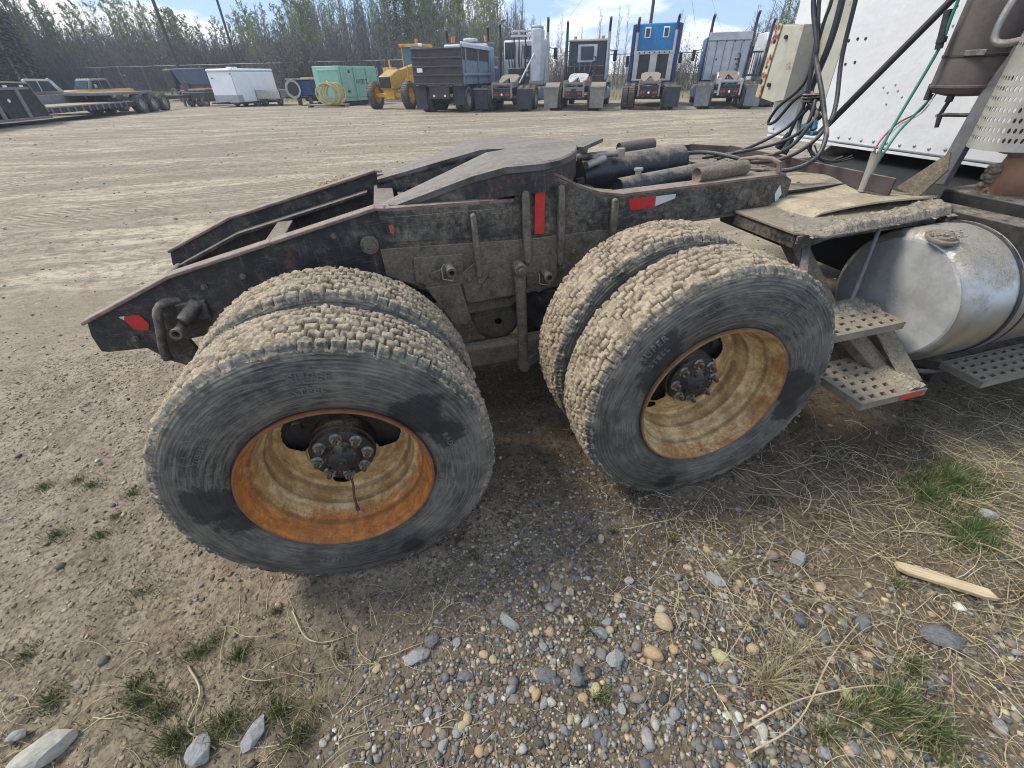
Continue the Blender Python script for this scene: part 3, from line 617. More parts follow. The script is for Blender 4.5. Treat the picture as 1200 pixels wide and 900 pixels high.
# ---- tyre
TY = 0.28
def tyre_mesh():
    nt_ = 900; th = np.linspace(0, 2*PI, nt_, endpoint=False)
    side = [(.296, .030), (.305, .016), (.33, .010), (.36, .002), (.395, -.002), (.43, .000), (.452, .004), (.455, .007), (.462, .0045), (.466, .0085), (.474, .007), (.478, .0115), (.488, .013), (.496, .020)]
    nv = 60; vs = np.linspace(-1, 1, nv)
    prof = [(r, y, 0, 9) for r, y in side]
    for v in vs: prof.append((.5235-.010*abs(v)**3.2-.006*abs(v)**16, .14+v*.118, 1, v))
    prof += [(r, TY-y, 0, -9) for r, y in side[::-1]]
    R_a = np.array([p[0] for p in prof]); Y_a = np.array([p[1] for p in prof]); tr = np.array([p[2] for p in prof]); v_ = np.array([p[3] for p in prof])
    T_, Rr = np.meshgrid(th, R_a, indexing='ij'); Yy = np.broadcast_to(Y_a, T_.shape).copy(); TRd = np.broadcast_to(tr, T_.shape); Vv = np.broadcast_to(np.clip(v_, -1, 1), T_.shape)
    ct, st = np.cos(T_), np.sin(T_)
    def N(s, sc, o=4, g=.55): return fbm(ct*sc+60, st*sc+60, Yy*sc/.5+60, o, s, g)
    # tread blocks
    nb = 80; EE = [-.74, -.44, -.15, .15, .44, .74]; col = np.digitize(Vv, EE); ph = np.array([0, .5, .1, .62, .15, .7, .2])[col]
    zig = .035*np.sign(np.sin(T_*nb*1.0))
    zig = .035*np.sign(np.sin(T_*nb*.5))+.0*Vv
    gv = np.minimum.reduce([np.abs(Vv-(e+zig)) for e in EE])
    ga = np.abs(((T_*nb/(2*PI)+ph+.22*Vv) % 1)-.5)
    groove = np.maximum(sstep(.065, .02, gv), sstep(.41, .47, ga))
    fill = sstep(.44, .62, N(3, 10, 4))                         # mud packed into the grooves
    dep = groove*(1-.75*fill)*.013
    lump = (N(11, 24, 4, .6)-.5)*.008+(N(12, 95, 3, .65)-.5)*.009+sstep(.6, .78, N(14, 30, 3))*.006+fill*(N(15, 48, 4, .65)-.5)*.009
    shoulder = sstep(.80, .98, np.abs(Vv))*TRd
    notch = shoulder*sstep(.36, .47, ga)*.007
    Rr = Rr+TRd*(lump-dep-notch*(1-.5*fill))
    # crumbs of mud spilling over the shoulder on to the top of the sidewall
    spill = (1-TRd)*sstep(.470, .496, Rr)*sstep(.50, .66, N(17, 22, 4, .6))
    Yy = Yy+np.where(Vv > 0, 1, -1)*spill*-.009*np.where(v_ > 5, 1, -1)*np.where(TRd > 0, 0, 1)*np.where(Vv > 0, 1, 1)
    Yy = Yy+shoulder*np.sign(Vv)*(N(19, 40, 3)-.42)*.014
    mud = TRd*(1.0-.35*sstep(.72, 1, np.abs(Vv))*0)+(1-TRd)*sstep(.474, .502, Rr)*.62
    mud = mud-(.50+.35*N(23, 16, 3))*sstep(.84, .97, np.abs(Vv))*TRd
    mud = mud-TRd*.42*sstep(.56, .70, N(24, 9, 4, .6))*(1-groove)
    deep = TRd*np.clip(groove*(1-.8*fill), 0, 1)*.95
    P = np.stack([Rr*ct, Yy, Rr*st], -1).reshape(-1, 3); k = len(prof); I = np.arange(nt_*k).reshape(nt_, k)
    J = np.roll(I, -1, 0); q = np.stack([I[:, :-1], I[:, 1:], J[:, 1:], J[:, :-1]], -1).reshape(-1, 4)
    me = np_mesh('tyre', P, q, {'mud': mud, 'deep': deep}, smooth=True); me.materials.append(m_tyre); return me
ty_me = tyre_mesh()
# ---- rim: deep dish, with hand holes in the disc
def rim_mesh(holes, mt):
    mb = MB()
    prof = [(.2955, .034), (.300, .022), (.3035, .010), (.3015, .003), (.296, .002), (.291, .008), (.288, .020), (.283, .040), (.276, .066), (.270, .074), (.2705, .080), (.266, .088), (.258, .118), (.248, .138), (.243, .142), (.2435, .149), (.240, .160), (.235, .196), (.230, .212), (.220, .222)]
    mb.lathe(prof, (0, 0, 0), 'y', 120)
    nth, nr = 216, 34; rr = np.linspace(.220, .080, nr); V, Fc = [], []
    def yy(r): return .222-.052*min(1, (.22-r)/.11) + (.006 if r < .12 else 0)
    for d in (0, .008):
        for i in range(nth):
            for r in rr: t = 2*PI*i/nth; V.append((r*math.cos(t), yy(r)+d, r*math.sin(t)))
    def hole(r, t):
        for (r0, t0, hr, ht) in holes:
            if ht is None:
                if math.hypot(r*math.cos(t)-r0*math.cos(t0), r*math.sin(t)-r0*math.sin(t0)) < hr: return True
            else:
                dt = (t-t0+PI) % (2*PI)-PI
                if (abs(dt)/ht)**4+(abs(r-r0)/hr)**4 < 1: return True
        return False
    nn = nth*nr
    for i in range(nth):
        for j in range(nr-1):
            r = (rr[j]+rr[j+1])/2; t = 2*PI*(i+.5)/nth
            if hole(r, t): continue
            a, b, c, d = i*nr+j, ((i+1) % nth)*nr+j, ((i+1) % nth)*nr+j+1, i*nr+j+1
            Fc.append((a, b, c, d))
    mb.add(V[:nn], Fc)
    # thickness of the disc round its openings
    me = mb.mesh('rim', True, 50); me.materials.append(mt); return me
rimA = rim_mesh([(.156, math.radians(78), .056, math.radians(92)), (.172, math.radians(-106), .036, None)], m_rim)
rimB = rim_mesh([(.148, math.radians(125), .047, math.radians(98)), (.195, math.radians(-134), .022, None)], m_rim2)
mbn = MB(); mbn.cyl((0, 0, 0), (0, -.020, 0), .0165, n=6); mbn.cyl((0, .001, 0), (0, -.004, 0), .021, n=16); nut_me = mbn.mesh('nut', True); nut_me.materials.append(m_nut)
mbs = MB(); mbs.cyl((0, -.019, 0), (0, -.034, 0), .008, .0075, n=10); st_me = mbs.mesh('stud', True); st_me.materials.append(m_stud)
hb = MB(); hb.lathe([(0.0, .098), (.018, .098), (.024, .104), (.036, .106), (.052, .116), (.060, .130), (.066, .139), (.098, .142), (.105, .147), (.105, .165), (.112, .168), (.112, .30)], (0, 0, 0), 'y', 40)
hb.lathe([(0, .092), (.010, .092), (.013, .10)], (0, 0, 0), 'y', 12)
for k in range(8):
    a = 2*PI*(k+.5)/8; hb.cyl((.052*math.cos(a), .118, .052*math.sin(a)), (.052*math.cos(a), .108, .052*math.sin(a)), .006, n=8)
hub_me = hb.mesh('hub', True); hub_me.materials.append(m_iron)
db = MB(); db.lathe([(.10, .235), (.205, .235), (.215, .245), (.215, .42)], (0, 0, 0), 'y', 40)
for k in range(5):
    a = math.radians(90+(k-2)*27); db.cyl((.165*math.cos(a), .236, .165*math.sin(a)), (.165*math.cos(a), .222, .165*math.sin(a)), .022, .018, 12)
drum_me = db.mesh('brake_drum', True); drum_me.materials.append(m_drum)
def letters(txt, r, a0, size, flip=False, depth=.0028):
    """raised sidewall lettering bent round the tyre"""
    cu = bpy.data.curves.new('t', 'FONT'); cu.body = txt; cu.size = size; cu.extrude = depth; cu.align_x = 'CENTER'; cu.resolution_u = 2; cu.space_character = 1.15
    to = bpy.data.objects.new('t', cu); COL.objects.link(to); dg = bpy.context.evaluated_depsgraph_get(); me = bpy.data.meshes.new_from_object(to.evaluated_get(dg)); bpy.data.objects.remove(to)
    for v in me.vertices:
        x, y, z = v.co; a = a0-x/r; rr = r+y; v.co = (rr*math.cos(a), -.0005-z, rr*math.sin(a))
    me.name = 'raised_lettering'; me.materials.clear(); me.materials.append(m_letter); return me
def wheel(name, x, y, rim, rot, near=True):
    wh = empty(name, (x, y, .5054), TR); s = 1 if near else -1
    if not near: wh.rotation_euler.z = PI
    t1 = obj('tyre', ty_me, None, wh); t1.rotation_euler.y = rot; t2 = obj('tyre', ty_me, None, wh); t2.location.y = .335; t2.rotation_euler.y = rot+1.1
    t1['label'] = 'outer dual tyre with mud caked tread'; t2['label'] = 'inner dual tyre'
    obj('rim', rim, None, wh)
    if near:
        r2 = MB(); r2.lathe([(.296, .36), (.302, .345), (.296, .338), (.28, .345), (.262, .40), (.25, .5)], (0, 0, 0), 'y', 60); r2.o('inner_rim', m_drum, wh)
    obj('hub', hub_me, None, wh); obj('brake_drum', drum_me, None, wh)
    for k in range(8):
        a = 2*PI*k/8+rot*0+.39*0+math.radians(90)
        p = (.084*math.cos(a), .142, .084*math.sin(a)); n_ = obj('nut', nut_me, None, wh); n_.location = p; n_.rotation_euler.y = random.random(); s_ = obj('stud', st_me, None, wh); s_.location = p
    return wh
w1 = wheel('drive_wheel', 0, 0, rimA, 0.); w1['label'] = 'rearmost near drive wheel with bright orange rusty rim'
w2 = wheel('drive_wheel', 1.372, 0, rimB, .7); w2['label'] = 'forward near drive wheel with cream and rust rim'
w3 = wheel('drive_wheel', 0, 2.51, rimA, 0., False); w4 = wheel('drive_wheel', 1.372, 2.51, rimA, .4, False)
for wh, dr in ((w1, 0.), (w2, .9)):
    for txt, r, a, sz in (('SUPER', .415, 1.47, .036), ('STEEL', .374, 1.50, .030), ('RADIAL', .372, .22, .026), ('TUBELESS', .385, 2.45, .022), ('SUPER', .372, -1.9, .032)):
        obj('raised_lettering', letters(txt, r, a+dr, sz), None, wh)
mb = MB(); mb.tube(sm([(.0, .14, -.085), (.002, .12, -.13), (-.004, .10, -.17), (-.006, .095, -.215)]), .0045, 8); mb.cyl((-.006, .095, -.215), (-.006, .09, -.235), .007, n=8); mb.o('valve_stem', m_stud, w1)
# raised mud lumps thrown on the shoulders
# ---- axles
for ax in (0, 1.372):
    mb = MB(); mb.cyl((ax, .55, .505), (ax, 1.96, .505), .07, n=20); mb.lathe([(.0, -.2), (.12, -.19), (.2, -.1), (.22, 0), (.2, .1), (.12, .19), (0, .2)], (ax, 1.25, .505), 'x', 24); mb.o('axle', m_caked, TR)

# ---- frame rails
def rail(y0, out_s, near):
    """web, flanges and hump of one side of the frame. out_s: direction of the outside (-1 near side)"""
    a, b = (y0, y0+.014) if out_s < 0 else (y0-.014, y0)
    r = MB()
    r.prism([(.27, 1.128), (.83, 1.106), (.842, 1.15), (.855, 1.178), (.885, 1.197), (.985, 1.199), (1.05, 1.170), (1.136, 1.122), (1.225, 1.090), (1.333, 1.070), (2.20, 1.070), (2.235, 1.05), (2.235, .925), (1.30, .925), (1.24, .69), (.59, .67), (.36, .79), (.27, .86)], 'y', a, b)
    w_ = r.o('frame_rail', m_frame, TR, bevel=.003)
    # flange on the top edge of the rail
    fy0, fy1 = (y0-.002, y0+.085) if out_s < 0 else (y0-.085, y0+.002)
    t = MB()
    for (xa, za), (xb, zb) in zip([(.27, 1.128), (.83, 1.106)], [(.83, 1.106), (.83, 1.106)]):
        if xa != xb: t.prism([(xa, za), (xb, zb), (xb, zb+.012), (xa, za+.012)], 'y', fy0, fy1)
    pts = [(.855, 1.180), (.885, 1.199), (.985, 1.201), (1.05, 1.172), (1.136, 1.124), (1.225, 1.092), (1.333, 1.072), (2.19, 1.072)]
    up_ = [(x, z+.011) for x, z in pts]
    for i in range(len(pts)-1): t.prism([pts[i], pts[i+1], up_[i+1], up_[i]], 'y', fy0, fy1)
    t.o('top_flange', m_edge, w_)
    lo = MB(); lo.box(1.26, 2.22, fy0, fy1+.01 if out_s < 0 else fy1, .915, .926); lo.o('lower_flange', m_caked, w_)
    # sloping loading ramp of the tail
    tl_ = MB(); tl_.prism([(-.905, .851), (-.542, .984), (.265, 1.137), (.31, 1.128), (.31, .80), (-.10, .80), (-.30, .74), (-.758, .707), (-.90, .716), (-.925, .724), (-.922, .795)], 'y', a+.001, b-.001)
    tail = tl_.o('loading_ramp', m_frameclean, TR, bevel=.003)
    e = MB(); ey0, ey1 = (y0-.030, y0+.034) if out_s < 0 else (y0-.034, y0+.030)
    P = [(-.905, .852), (-.542, .985), (-.15, 1.060), (.265, 1.139), (.300, 1.131)]
    for i in range(4):
        (xa, za), (xb, zb) = P[i], P[i+1]; e.prism([(xa, za), (xb, zb), (xb-.003, zb+.014), (xa-.003, za+.014)], 'y', ey0, ey1)
    e.o('ramp_edge', m_edge, tail, bevel=.004)
    return w_, tail
web, tail = rail(.82, -1, True); webf, tailf = rail(1.69, 1, False)
# reinforcing layers, ribs, plates on the near web
def plate(name, poly, y, th, mt, par, bev=.003): mb = MB(); mb.prism(poly, 'y', y-th, y); return mb.o(name, mt, par, bevel=bev)
plate('fish_plate', [(.245, .985), (.56, .965), (.88, .943), (1.235, .938), (1.29, .930), (1.23, .70), (.60, .68), (.37, .80), (.245, .87)], .8195, .009, m_caked, web)
plate('frame_liner', [(.285, 1.105), (.82, 1.085), (.82, .965), (.285, 1.005)], .8195, .004, m_frame, web, .002)
for x, za, zb, w_ in ((.646, 1.086, .818, .011), (.875, 1.150, .845, .015), (1.034, 1.156, .813, .013), (1.288, 1.075, .890, .013)):
    mb = MB(); mb.prism([(x-w_, zb), (x-w_*1.2, (za+zb)/2), (x-w_, za-.006), (x, za), (x+w_, za-.006), (x+w_*1.2, (za+zb)/2), (x+w_, zb), (x, zb-.012)], 'y', .782, .811); mb.o('weld_rib', m_caked, web, bevel=.008, seg=3)
plate('axle_stop_plate', [(.372, .934), (.587, .921), (.565, .785), (.45, .775), (.362, .827)], .8105, .012, m_caked, web)
plate('gusset', [(.56, .83), (.68, .90), (.70, .82), (.62, .72), (.575, .70)], .8105, .010, m_caked, web)
plate('shackle_plate', [(.40, .80), (.55, .80), (.585, .61), (.56, .585), (.50, .60)], .795, .014, m_caked, web, .006)
plate('hanger_plate', [(.855, .870), (1.02, .860), (1.02, .74), (.87, .73)], .8105, .014, m_caked, web)
plate('gusset', [(1.33, .97), (1.62, 1.04), (1.66, 1.03), (1.42, .93), (1.33, .93)], .8195, .003, m_frame, web, .001)
def bolt(x, z, r=.011, y=.808, par=None, h=.012):
    mb = MB(); mb.cyl((x, y, z), (x, y-.004, z), r*1.45, n=14); mb.cyl((x, y-.004, z), (x, y-.004-h, z), r, n=6); mb.o('bolt', m_caked, par or web)
for x, z in ((.415, .80), (.40, .875), (.60, .805), (.645, .79), (.61, .755), (.70, .81), (.665, .765), (.69, .875), (.86, .80), (1.0, .87), (1.10, .86), (1.16, .91), (.93, .70), (1.05, .79), (.545, .885)): bolt(x, z)
for x, z in ((-.78, .76), (-.45, .93), (-.30, .95), (.08, 1.06), (.12, .90), (-.02, .90)): bolt(x, z, .008, .818, tail)
for x, z in ((1.45, .965), (1.56, .965), (2.02, .965), (2.10, 1.03), (.48, 1.06), (.56, 1.06), (.75, 1.055), (.34, .93), (.30, .83), (1.12, 1.03), (1.18, .98), (.95, .93),(.33, 1.05), (1.72, .975), (1.84, .975), (1.95, 1.0)): bolt(x, z, .008, .816)
mb = MB(); mb.cyl((.209, .818, 1.010), (.209, .795, 1.010), .036, n=24); mb.cyl((.209, .795, 1.010), (.209, .783, 1.010), .024, n=20); mb.cyl((.209, .783, 1.010), (.209, .778, 1.010), .012, n=12); mb.o('pivot_pin', m_caked, web, bevel=.002)
def grease_tube(x, z, l, r=.020, y=.80, name='tube_stub'):
    mb = MB(); mb.lathe([(r*.6, 0), (r*.6, -l), (r*1.12, -l), (r*1.12, -l+.008), (r, -l+.012), (r, 0)], (x, y, z), 'y', 20); a = mb.o(name, m_caked, web)
    mb = MB(); mb.tube([(x-.035, y-l*.4, z+.01), (x-.037, y-l*.6, z-.035), (x+.0, y-l*.8, z-.040), (x+.01, y-l*.8, z-.02)], .0025, 6); mb.o('wire_clip', m_guard, a); return a
grease_tube(.516, .880, .10, .019, .80); grease_tube(.955, .785, .085, .020, .80)
mb = MB(); mb.bar((.43, .79, .845), (.50, .76, .875), .012, .03); mb.bar((.46, .775, .835), (.50, .76, .90), .01, .02); mb.o('lever', m_caked, web, bevel=.004)
# vertical torque rod between the wheels, with caked ends
mb = MB(); mb.cyl((.828, .765, .80), (.822, .745, .33), .026, .024, 18); mb.cyl((.828, .80, .83), (.828, .735, .83), .030, n=18); mb.cyl((.828, .735, .83), (.828, .722, .83), .015, n=12)
mb.cyl((.822, .79, .32), (.822, .72, .32), .028, n=16); mb.bar((.83, .76, .32), (.95, .80, .36), .04, .05); mb.o('torque_rod', m_caked, TR, bevel=.004)
mb = MB(); mb.box(.86, 1.25, .86, 1.0, .42, .70); mb.lathe([(.02, -.12), (.10, -.12), (.12, -.07), (.10, 0), (.12, .06), (.10, .12), (.02, .12)], (1.02, .93, .55), 'z', 24); mb.o('air_spring', m_drum, TR, bevel=.01)
# walking beams and shadows-side running gear
mb = MB(); mb.bar((-.05, .80, .40), (1.42, .80, .40), .07, .13); mb.o('walking_beam', m_caked, TR, bevel=.02)
mb = MB(); mb.bar((-.05, 1.71, .40), (1.42, 1.71, .40), .07, .13); mb.o('walking_beam', m_caked, TR, bevel=.02)
mb = MB(); mb.lathe([(.02, 0), (.10, 0), (.13, .03), (.135, .2), (.12, .35), (.135, .5), (.02, .55)], (.76, 1.02, .45), 'y', 28); mb.o('transfer_housing', m_mud, TR)
mb = MB(); mb.prism([(.50, .66), (.88, .66), (.80, .60), (.58, .60)], 'y', .86, .90); mb.o('saddle_bracket', m_caked, TR, bevel=.01)
mb = MB(); mb.cyl((.70, 1.25, .55), (.55, 1.25, .62), .10, n=18); mb.box(.3, 1.1, 1.0, 1.5, .62, .66); mb.o('brake_chamber', m_drum, TR, bevel=.01)
# crossmembers and decks between the rails
for x0, x1, z0, z1 in ((-.30, -.22, .84, .96), (.24, .34, .90, 1.08), (.80, .90, .85, 1.08), (1.26, 1.34, .88, 1.05), (2.10, 2.20, .90, 1.058)):
    mb = MB(); mb.box(x0, x1, .836, 1.674, z0, z1); mb.o('crossmember', m_frameclean, TR, bevel=.004)
mb = MB(); mb.box(.36, 1.28, .84, 1.67, 1.045, 1.060); mb.o('slider_deck', m_drum, TR)
mb = MB(); mb.prism([(-.86, .80), (-.52, .925), (.2, 1.06), (.2, 1.045), (-.51, .91), (-.85, .785)], 'y', 1.60, 1.672); mb.o('inner_ledge', m_frameclean, tailf, bevel=.003)
mb = MB(); mb.cyl((-.28, 1.67, .94), (-.28, 1.62, .94), .03, n=16); mb.cyl((-.28, 1.62, .94), (-.28, 1.60, .94), .018, n=12); mb.o('pivot_pin', m_edge, tailf)
mb = MB(); mb.prism([(-.80, .715), (-.50, .80), (.26, .90), (.26, .885), (-.50, .785), (-.80, .70)], 'y', .84, 1.67); mb.o('tail_shade_sheet', m_drum, TR)  # dark sheet added so the gap between the ramps reads as shaded
mb = MB(); mb.cyl((-.20, .95, .90), (.10, 1.0, .96), .045, n=16); mb.cyl((-.45, 1.3, .84), (.2, 1.35, .93), .03, n=14); mb.o('spring_gear', m_frame, TR)['kind'] = 'stuff'
# tail end fittings: bent pipe stub, hanging strap, lower gusset, tow loop
mb = MB(); mb.tube(sm([(-.57, .83, .885), (-.60, .79, .895), (-.625, .765, .875), (-.64, .755, .82), (-.665, .745, .74), (-.675, .745, .68)]), [.019]*8+[.017]*20, 14); mb.o('bent_hanger', m_frame, TR)
mb = MB(); mb.lathe([(.014, 0), (.014, -.12), (.022, -.12), (.022, -.108), (.018, -.10), (.018, 0)], (-.575, .82, .80), 'y', 20); a_ = mb.o('tube_stub', m_caked, TR)
mb = MB(); mb.cyl((-.50, .82, .87), (-.56, .76, .82), .028, n=14); mb.box(-.58, -.47, .80, .83, .80, .88); mb.o('bracket', m_frameclean, TR, bevel=.006)
mb = MB(); mb.prism([(-.80, .715), (-.62, .73), (-.60, .62), (-.67, .575), (-.73, .62)], 'y', .845, .87); mb.o('tow_bracket', m_frameclean, TR, bevel=.01)
mb = MB(); mb.box(-.895, -.86, .86, 1.65, .73, .80); mb.o('tail_crossmember', m_frameclean, TR, bevel=.01)
# reflective tape, stickers
def tape(poly, y, mt, name='reflector'): mb = MB(); mb.prism(poly, 'y', y-.0015, y); return mb.o(name, mt, web)
tape([(.921, 1.167), (.968, 1.163), (.958, .957), (.914, .962)], .8085, m_redtape)
tape([(1.362, 1.058), (1.50, 1.055), (1.50, 1.004), (1.377, 1.008)], .8185, m_redtape); tape([(1.502, 1.054), (1.602, 1.054), (1.602, 1.004), (1.502, 1.003)], .8185, m_whitetape)
tape([(-.781, .856), (-.720, .856), (-.705, .815), (-.722, .785), (-.766, .800)], .8185, m_redtape)
tape([(-.790, .858), (-.770, .858), (-.779, .842)], .8180, m_whitetape)
tape([(.300, 1.072), (.315, 1.078), (.322, 1.055), (.312, 1.035), (.300, 1.045)], .8150, M('orange_mark', (.55, .14, .07), dust=.3), 'paint_mark')
tape([(2.155, .995), (2.172, 1.035), (2.195, .992), (2.175, .945)], .8185, m_whitetape, 'sticker')
# stray rags of mud on the flange under the fifth wheel
mb = MB()
for i in range(60):
    x = random.uniform(.3, .82); mb.blob((x, .82+random.uniform(0, .05), 1.142-.038*(x-.3)/.5), random.uniform(.002, .005), 1, .3, 2, i, (1.5, 1, .5))
tag(mb.o('mud_crumbs', m_mud, TR), kind='stuff')

# ---- fifth wheel
def fz(x): return 1.25 if x > .80 else 1.25-(.80-x)*.232
CY = 1.255
half = [(.26, .385), (.26, .300), (.42, .225), (.60, .150), (.76, .075), (.88, .030), (.93, .0)]      # slot edge, near half: (x, offset from the centre)
outer = [(.27, .400), (.45, .400), (.67, .400), (.74, .43), (.82, .462), (.95, .470), (1.04, .43), (1.12, .34), (1.19, .23), (1.235, .12), (1.25, .0)]
def fw_poly(s):
    return [(x, CY-s*o_) for x, o_ in outer]+[(x, CY-s*o_) for x, o_ in half[::-1]]
mb = MB()
for s in (1, -1):
    # strips between slot edge and outer edge, by x stations
    xs = np.linspace(.27, 1.25, 60)
    ox = np.interp(xs, [p[0] for p in outer], [p[1] for p in outer]); ix = np.interp(xs, [p[0] for p in half], [p[1] for p in half], right=0)
    ix[xs > .93] = 0
    V = []
    for x, a, b in zip(xs, ox, ix):
        z = fz(x)
        for y_, zz in ((CY-s*a, z-.006), (CY-s*(a-.012), z), (CY-s*(a*.6+b*.4), z), (CY-s*(b+.01 if b else 0), z), (CY-s*b, z-.004), (CY-s*b, z-.035), (CY-s*(a-.012), z-.035), (CY-s*a, z-.03)): V.append((x, y_, zz))
    k = 8; f = [(i*k+j, i*k+(j+1) % k, (i+1)*k+(j+1) % k, (i+1)*k+j) for i in range(59) for j in range(k)]; f += [tuple(range(k)), tuple(range(59*k, 60*k))]
    mb.add(V, f)
fw = mb.o('fifth_wheel', m_worn, TR, ang=28)
mb = MB()
for s in (1, -1):          # deep side skirts below the plate
    P = [(x, o_) for x, o_ in outer]
    for (xa, oa), (xb, ob_) in zip(P[:-1], P[1:]):
        da = .03 if xa < .4 else .105; dbb = .03 if xb < .4 else .105
        za, zb = fz(xa), fz(xb); ya, yb = CY-s*(oa-.006), CY-s*(ob_-.006); ya2, yb2 = CY-s*(oa-.03), CY-s*(ob_-.03)
        mb.add([(xa, ya, za-.03), (xb, yb, zb-.03), (xb, yb, zb-dbb-.01), (xa, ya, za-da-.01), (xa, ya2, za-.03), (xb, yb2, zb-.03), (xb, yb2, zb-dbb-.01), (xa, ya2, za-da-.01)], [(0, 1, 2, 3), (4, 7, 6, 5), (0, 4, 5, 1), (3, 2, 6, 7)])
    Q = half
    for (xa, oa), (xb, ob_) in zip(Q[:-1], Q[1:]):
        za, zb = fz(xa), fz(xb); mb.add([(xa, CY-s*oa, za-.02), (xb, CY-s*ob_, zb-.02), (xb, CY-s*ob_, zb-.12), (xa, CY-s*oa, za-.08)], [(0, 1, 2, 3)])
mb.o('skirt', m_frameclean, fw)
mb = MB(); mb.prism([(1.21, 1.175), (1.25, 1.09), (1.445, 1.30), (1.455, 1.385), (1.30, 1.33)], 'z', 1.228, 1.246); mb.o('release_arm', m_worn, fw, bevel=.002)
mb = MB()
for y0 in (.93, 1.52): mb.box(.74, .94, y0, y0+.06, 1.06, 1.20)
mb.cyl((.84, .90, 1.12), (.84, 1.62, 1.12), .03, n=16); mb.o('mount', m_frameclean, fw, bevel=.01)
mb = MB(); mb.cyl((1.30, 1.17, 1.15), (1.42, 1.22, 1.165), .018, n=14); mb.cyl((1.30, 1.30, 1.17), (1.52, 1.24, 1.18), .016, n=14); mb.cyl((1.52, 1.24, 1.16), (1.52, 1.24, 1.20), .022, n=14); mb.cyl((1.28, 1.42, 1.19), (1.40, 1.42, 1.19), .03, n=14); mb.o('air_cylinder', m_guard, fw)
# star shaped scar on the plate
mb = MB()
for k in range(5):
    a = k*1.26+.4; mb.prism([(.60+.0+math.cos(a+.5)*.004, 1.0+math.sin(a+.5)*.004), (.60+math.cos(a)*.022, 1.0+math.sin(a)*.022), (.60+math.cos(a-.5)*.004, 1.0+math.sin(a-.5)*.004)], 'z', 1.2030, 1.2060)
# grease zerk boss instead of a scar
# ---- air tanks on the frame
def tank(a, b, r, name='air_tank', mt=m_black, bandat=()):
    a, b = Vector(a), Vector(b); mb = MB(); d = (b-a); L_ = d.length; d.normalize()
    _, u, w_ = frame_of(d); prof = [(.0, .018), (r*.5, .014), (r*.86, .004), (r*.965, -.0), (r, .012), (r, .03)]
    V = []; n = 36; P = [(pr, ph) for pr, ph in prof]+[(pr, L_-ph) for pr, ph in prof[::-1]]
    for pr, ph in P:
        for i in range(n): t = 2*PI*i/n; V.append(a+d*ph+(u*math.cos(t)+w_*math.sin(t))*max(pr, .0005))
    mb.add(V, [(i*n+j, i*n+(j+1) % n, (i+1)*n+(j+1) % n, (i+1)*n+j) for i in range(len(P)-1) for j in range(n)]); return mb.o(name, mt, TR)
tk = tank((1.32, 1.30, 1.075), (1.94, 1.34, 1.090), .085)
mb = MB(); mb.cyl((1.36, 1.22, 1.14), (1.36, 1.22, 1.175), .018, n=12); mb.cyl((1.36, 1.22, 1.175), (1.36, 1.22, 1.19), .024, n=12); mb.o('fitting', m_guard, tk)
mb = MB(); mb.cyl((1.33, 1.25, 1.06), (1.27, 1.23, 1.055), .026, n=14); mb.cyl((1.27, 1.23, 1.055), (1.25, 1.22, 1.055), .014, n=10); mb.o('end_plug', m_iron, tk)
tk2 = tank((1.40, 1.00, 1.055), (1.92, 1.06, 1.072), .055)
mb = MB(); mb.cyl((1.50, 1.0, 1.10), (1.50, 1.0, 1.135), .014, n=12); mb.cyl((1.50, 1.0, 1.135), (1.50, 1.0, 1.145), .021, n=12); mb.o('fitting', m_guard, tk2)
tank((1.735, .875, 1.108), (2.02, .905, 1.113), .034, 'filter_canister', m_caked)
tank((1.72, 1.66, 1.13), (1.96, 1.68, 1.135), .036, 'filter_canister', m_heat)
mb = MB(); mb.tube([(2.03, 1.03, 1.05), (2.05, 1.03, 1.10), (2.07, 1.0, 1.13), (2.10, .93, 1.145), (2.13, .87, 1.145), (2.15, .84, 1.13), (2.155, .83, 1.085)], .011, 10); mb.o('grab_loop', m_edge, TR)
# pale angle bars and deck debris between the rails ahead of the tanks
mb = MB(); mb.bar((1.78, 1.62, 1.06), (2.24, 1.02, 1.062), .035, .010); mb.o('angle_bar', m_worn, TR)
mb = MB(); mb.bar((1.93, 1.50, 1.085), (1.93, 1.36, 1.085), .05, .014); mb.bar((1.99, 1.58, 1.06), (1.99, 1.30, 1.06), .02, .014); mb.o('angle_bar', m_guard, TR)
mb = MB(); mb.box(1.98, 2.62, .84, 2.10, .985, .995); mb.o('deck_plate', m_drum, TR)
mb = MB(); mb.bar((2.60, .60, 1.02), (2.60, 1.78, 1.03), .012, .075); mb.bar((2.44, 2.0, 1.035), (2.605, 1.785, 1.03), .012, .06); mb.bar((2.0, 2.02, 1.035), (2.44, 2.0, 1.035), .012, .05); mb.o('deck_lip', M('rusty_lip', (.075, .055, .052), (.045, .036, .034), 8, .7, dust=.35, rust=.4), TR, bevel=.003)
mb = MB()
for i in range(160):
    x, y = random.uniform(2.05, 2.58), random.uniform(.95, 1.95); mb.blob((x, y, .998), random.uniform(.006, .02), 1, .4, 2, i, (1, 1, .5))
tag(mb.o('mud_crumbs', m_mud, TR), kind='stuff')

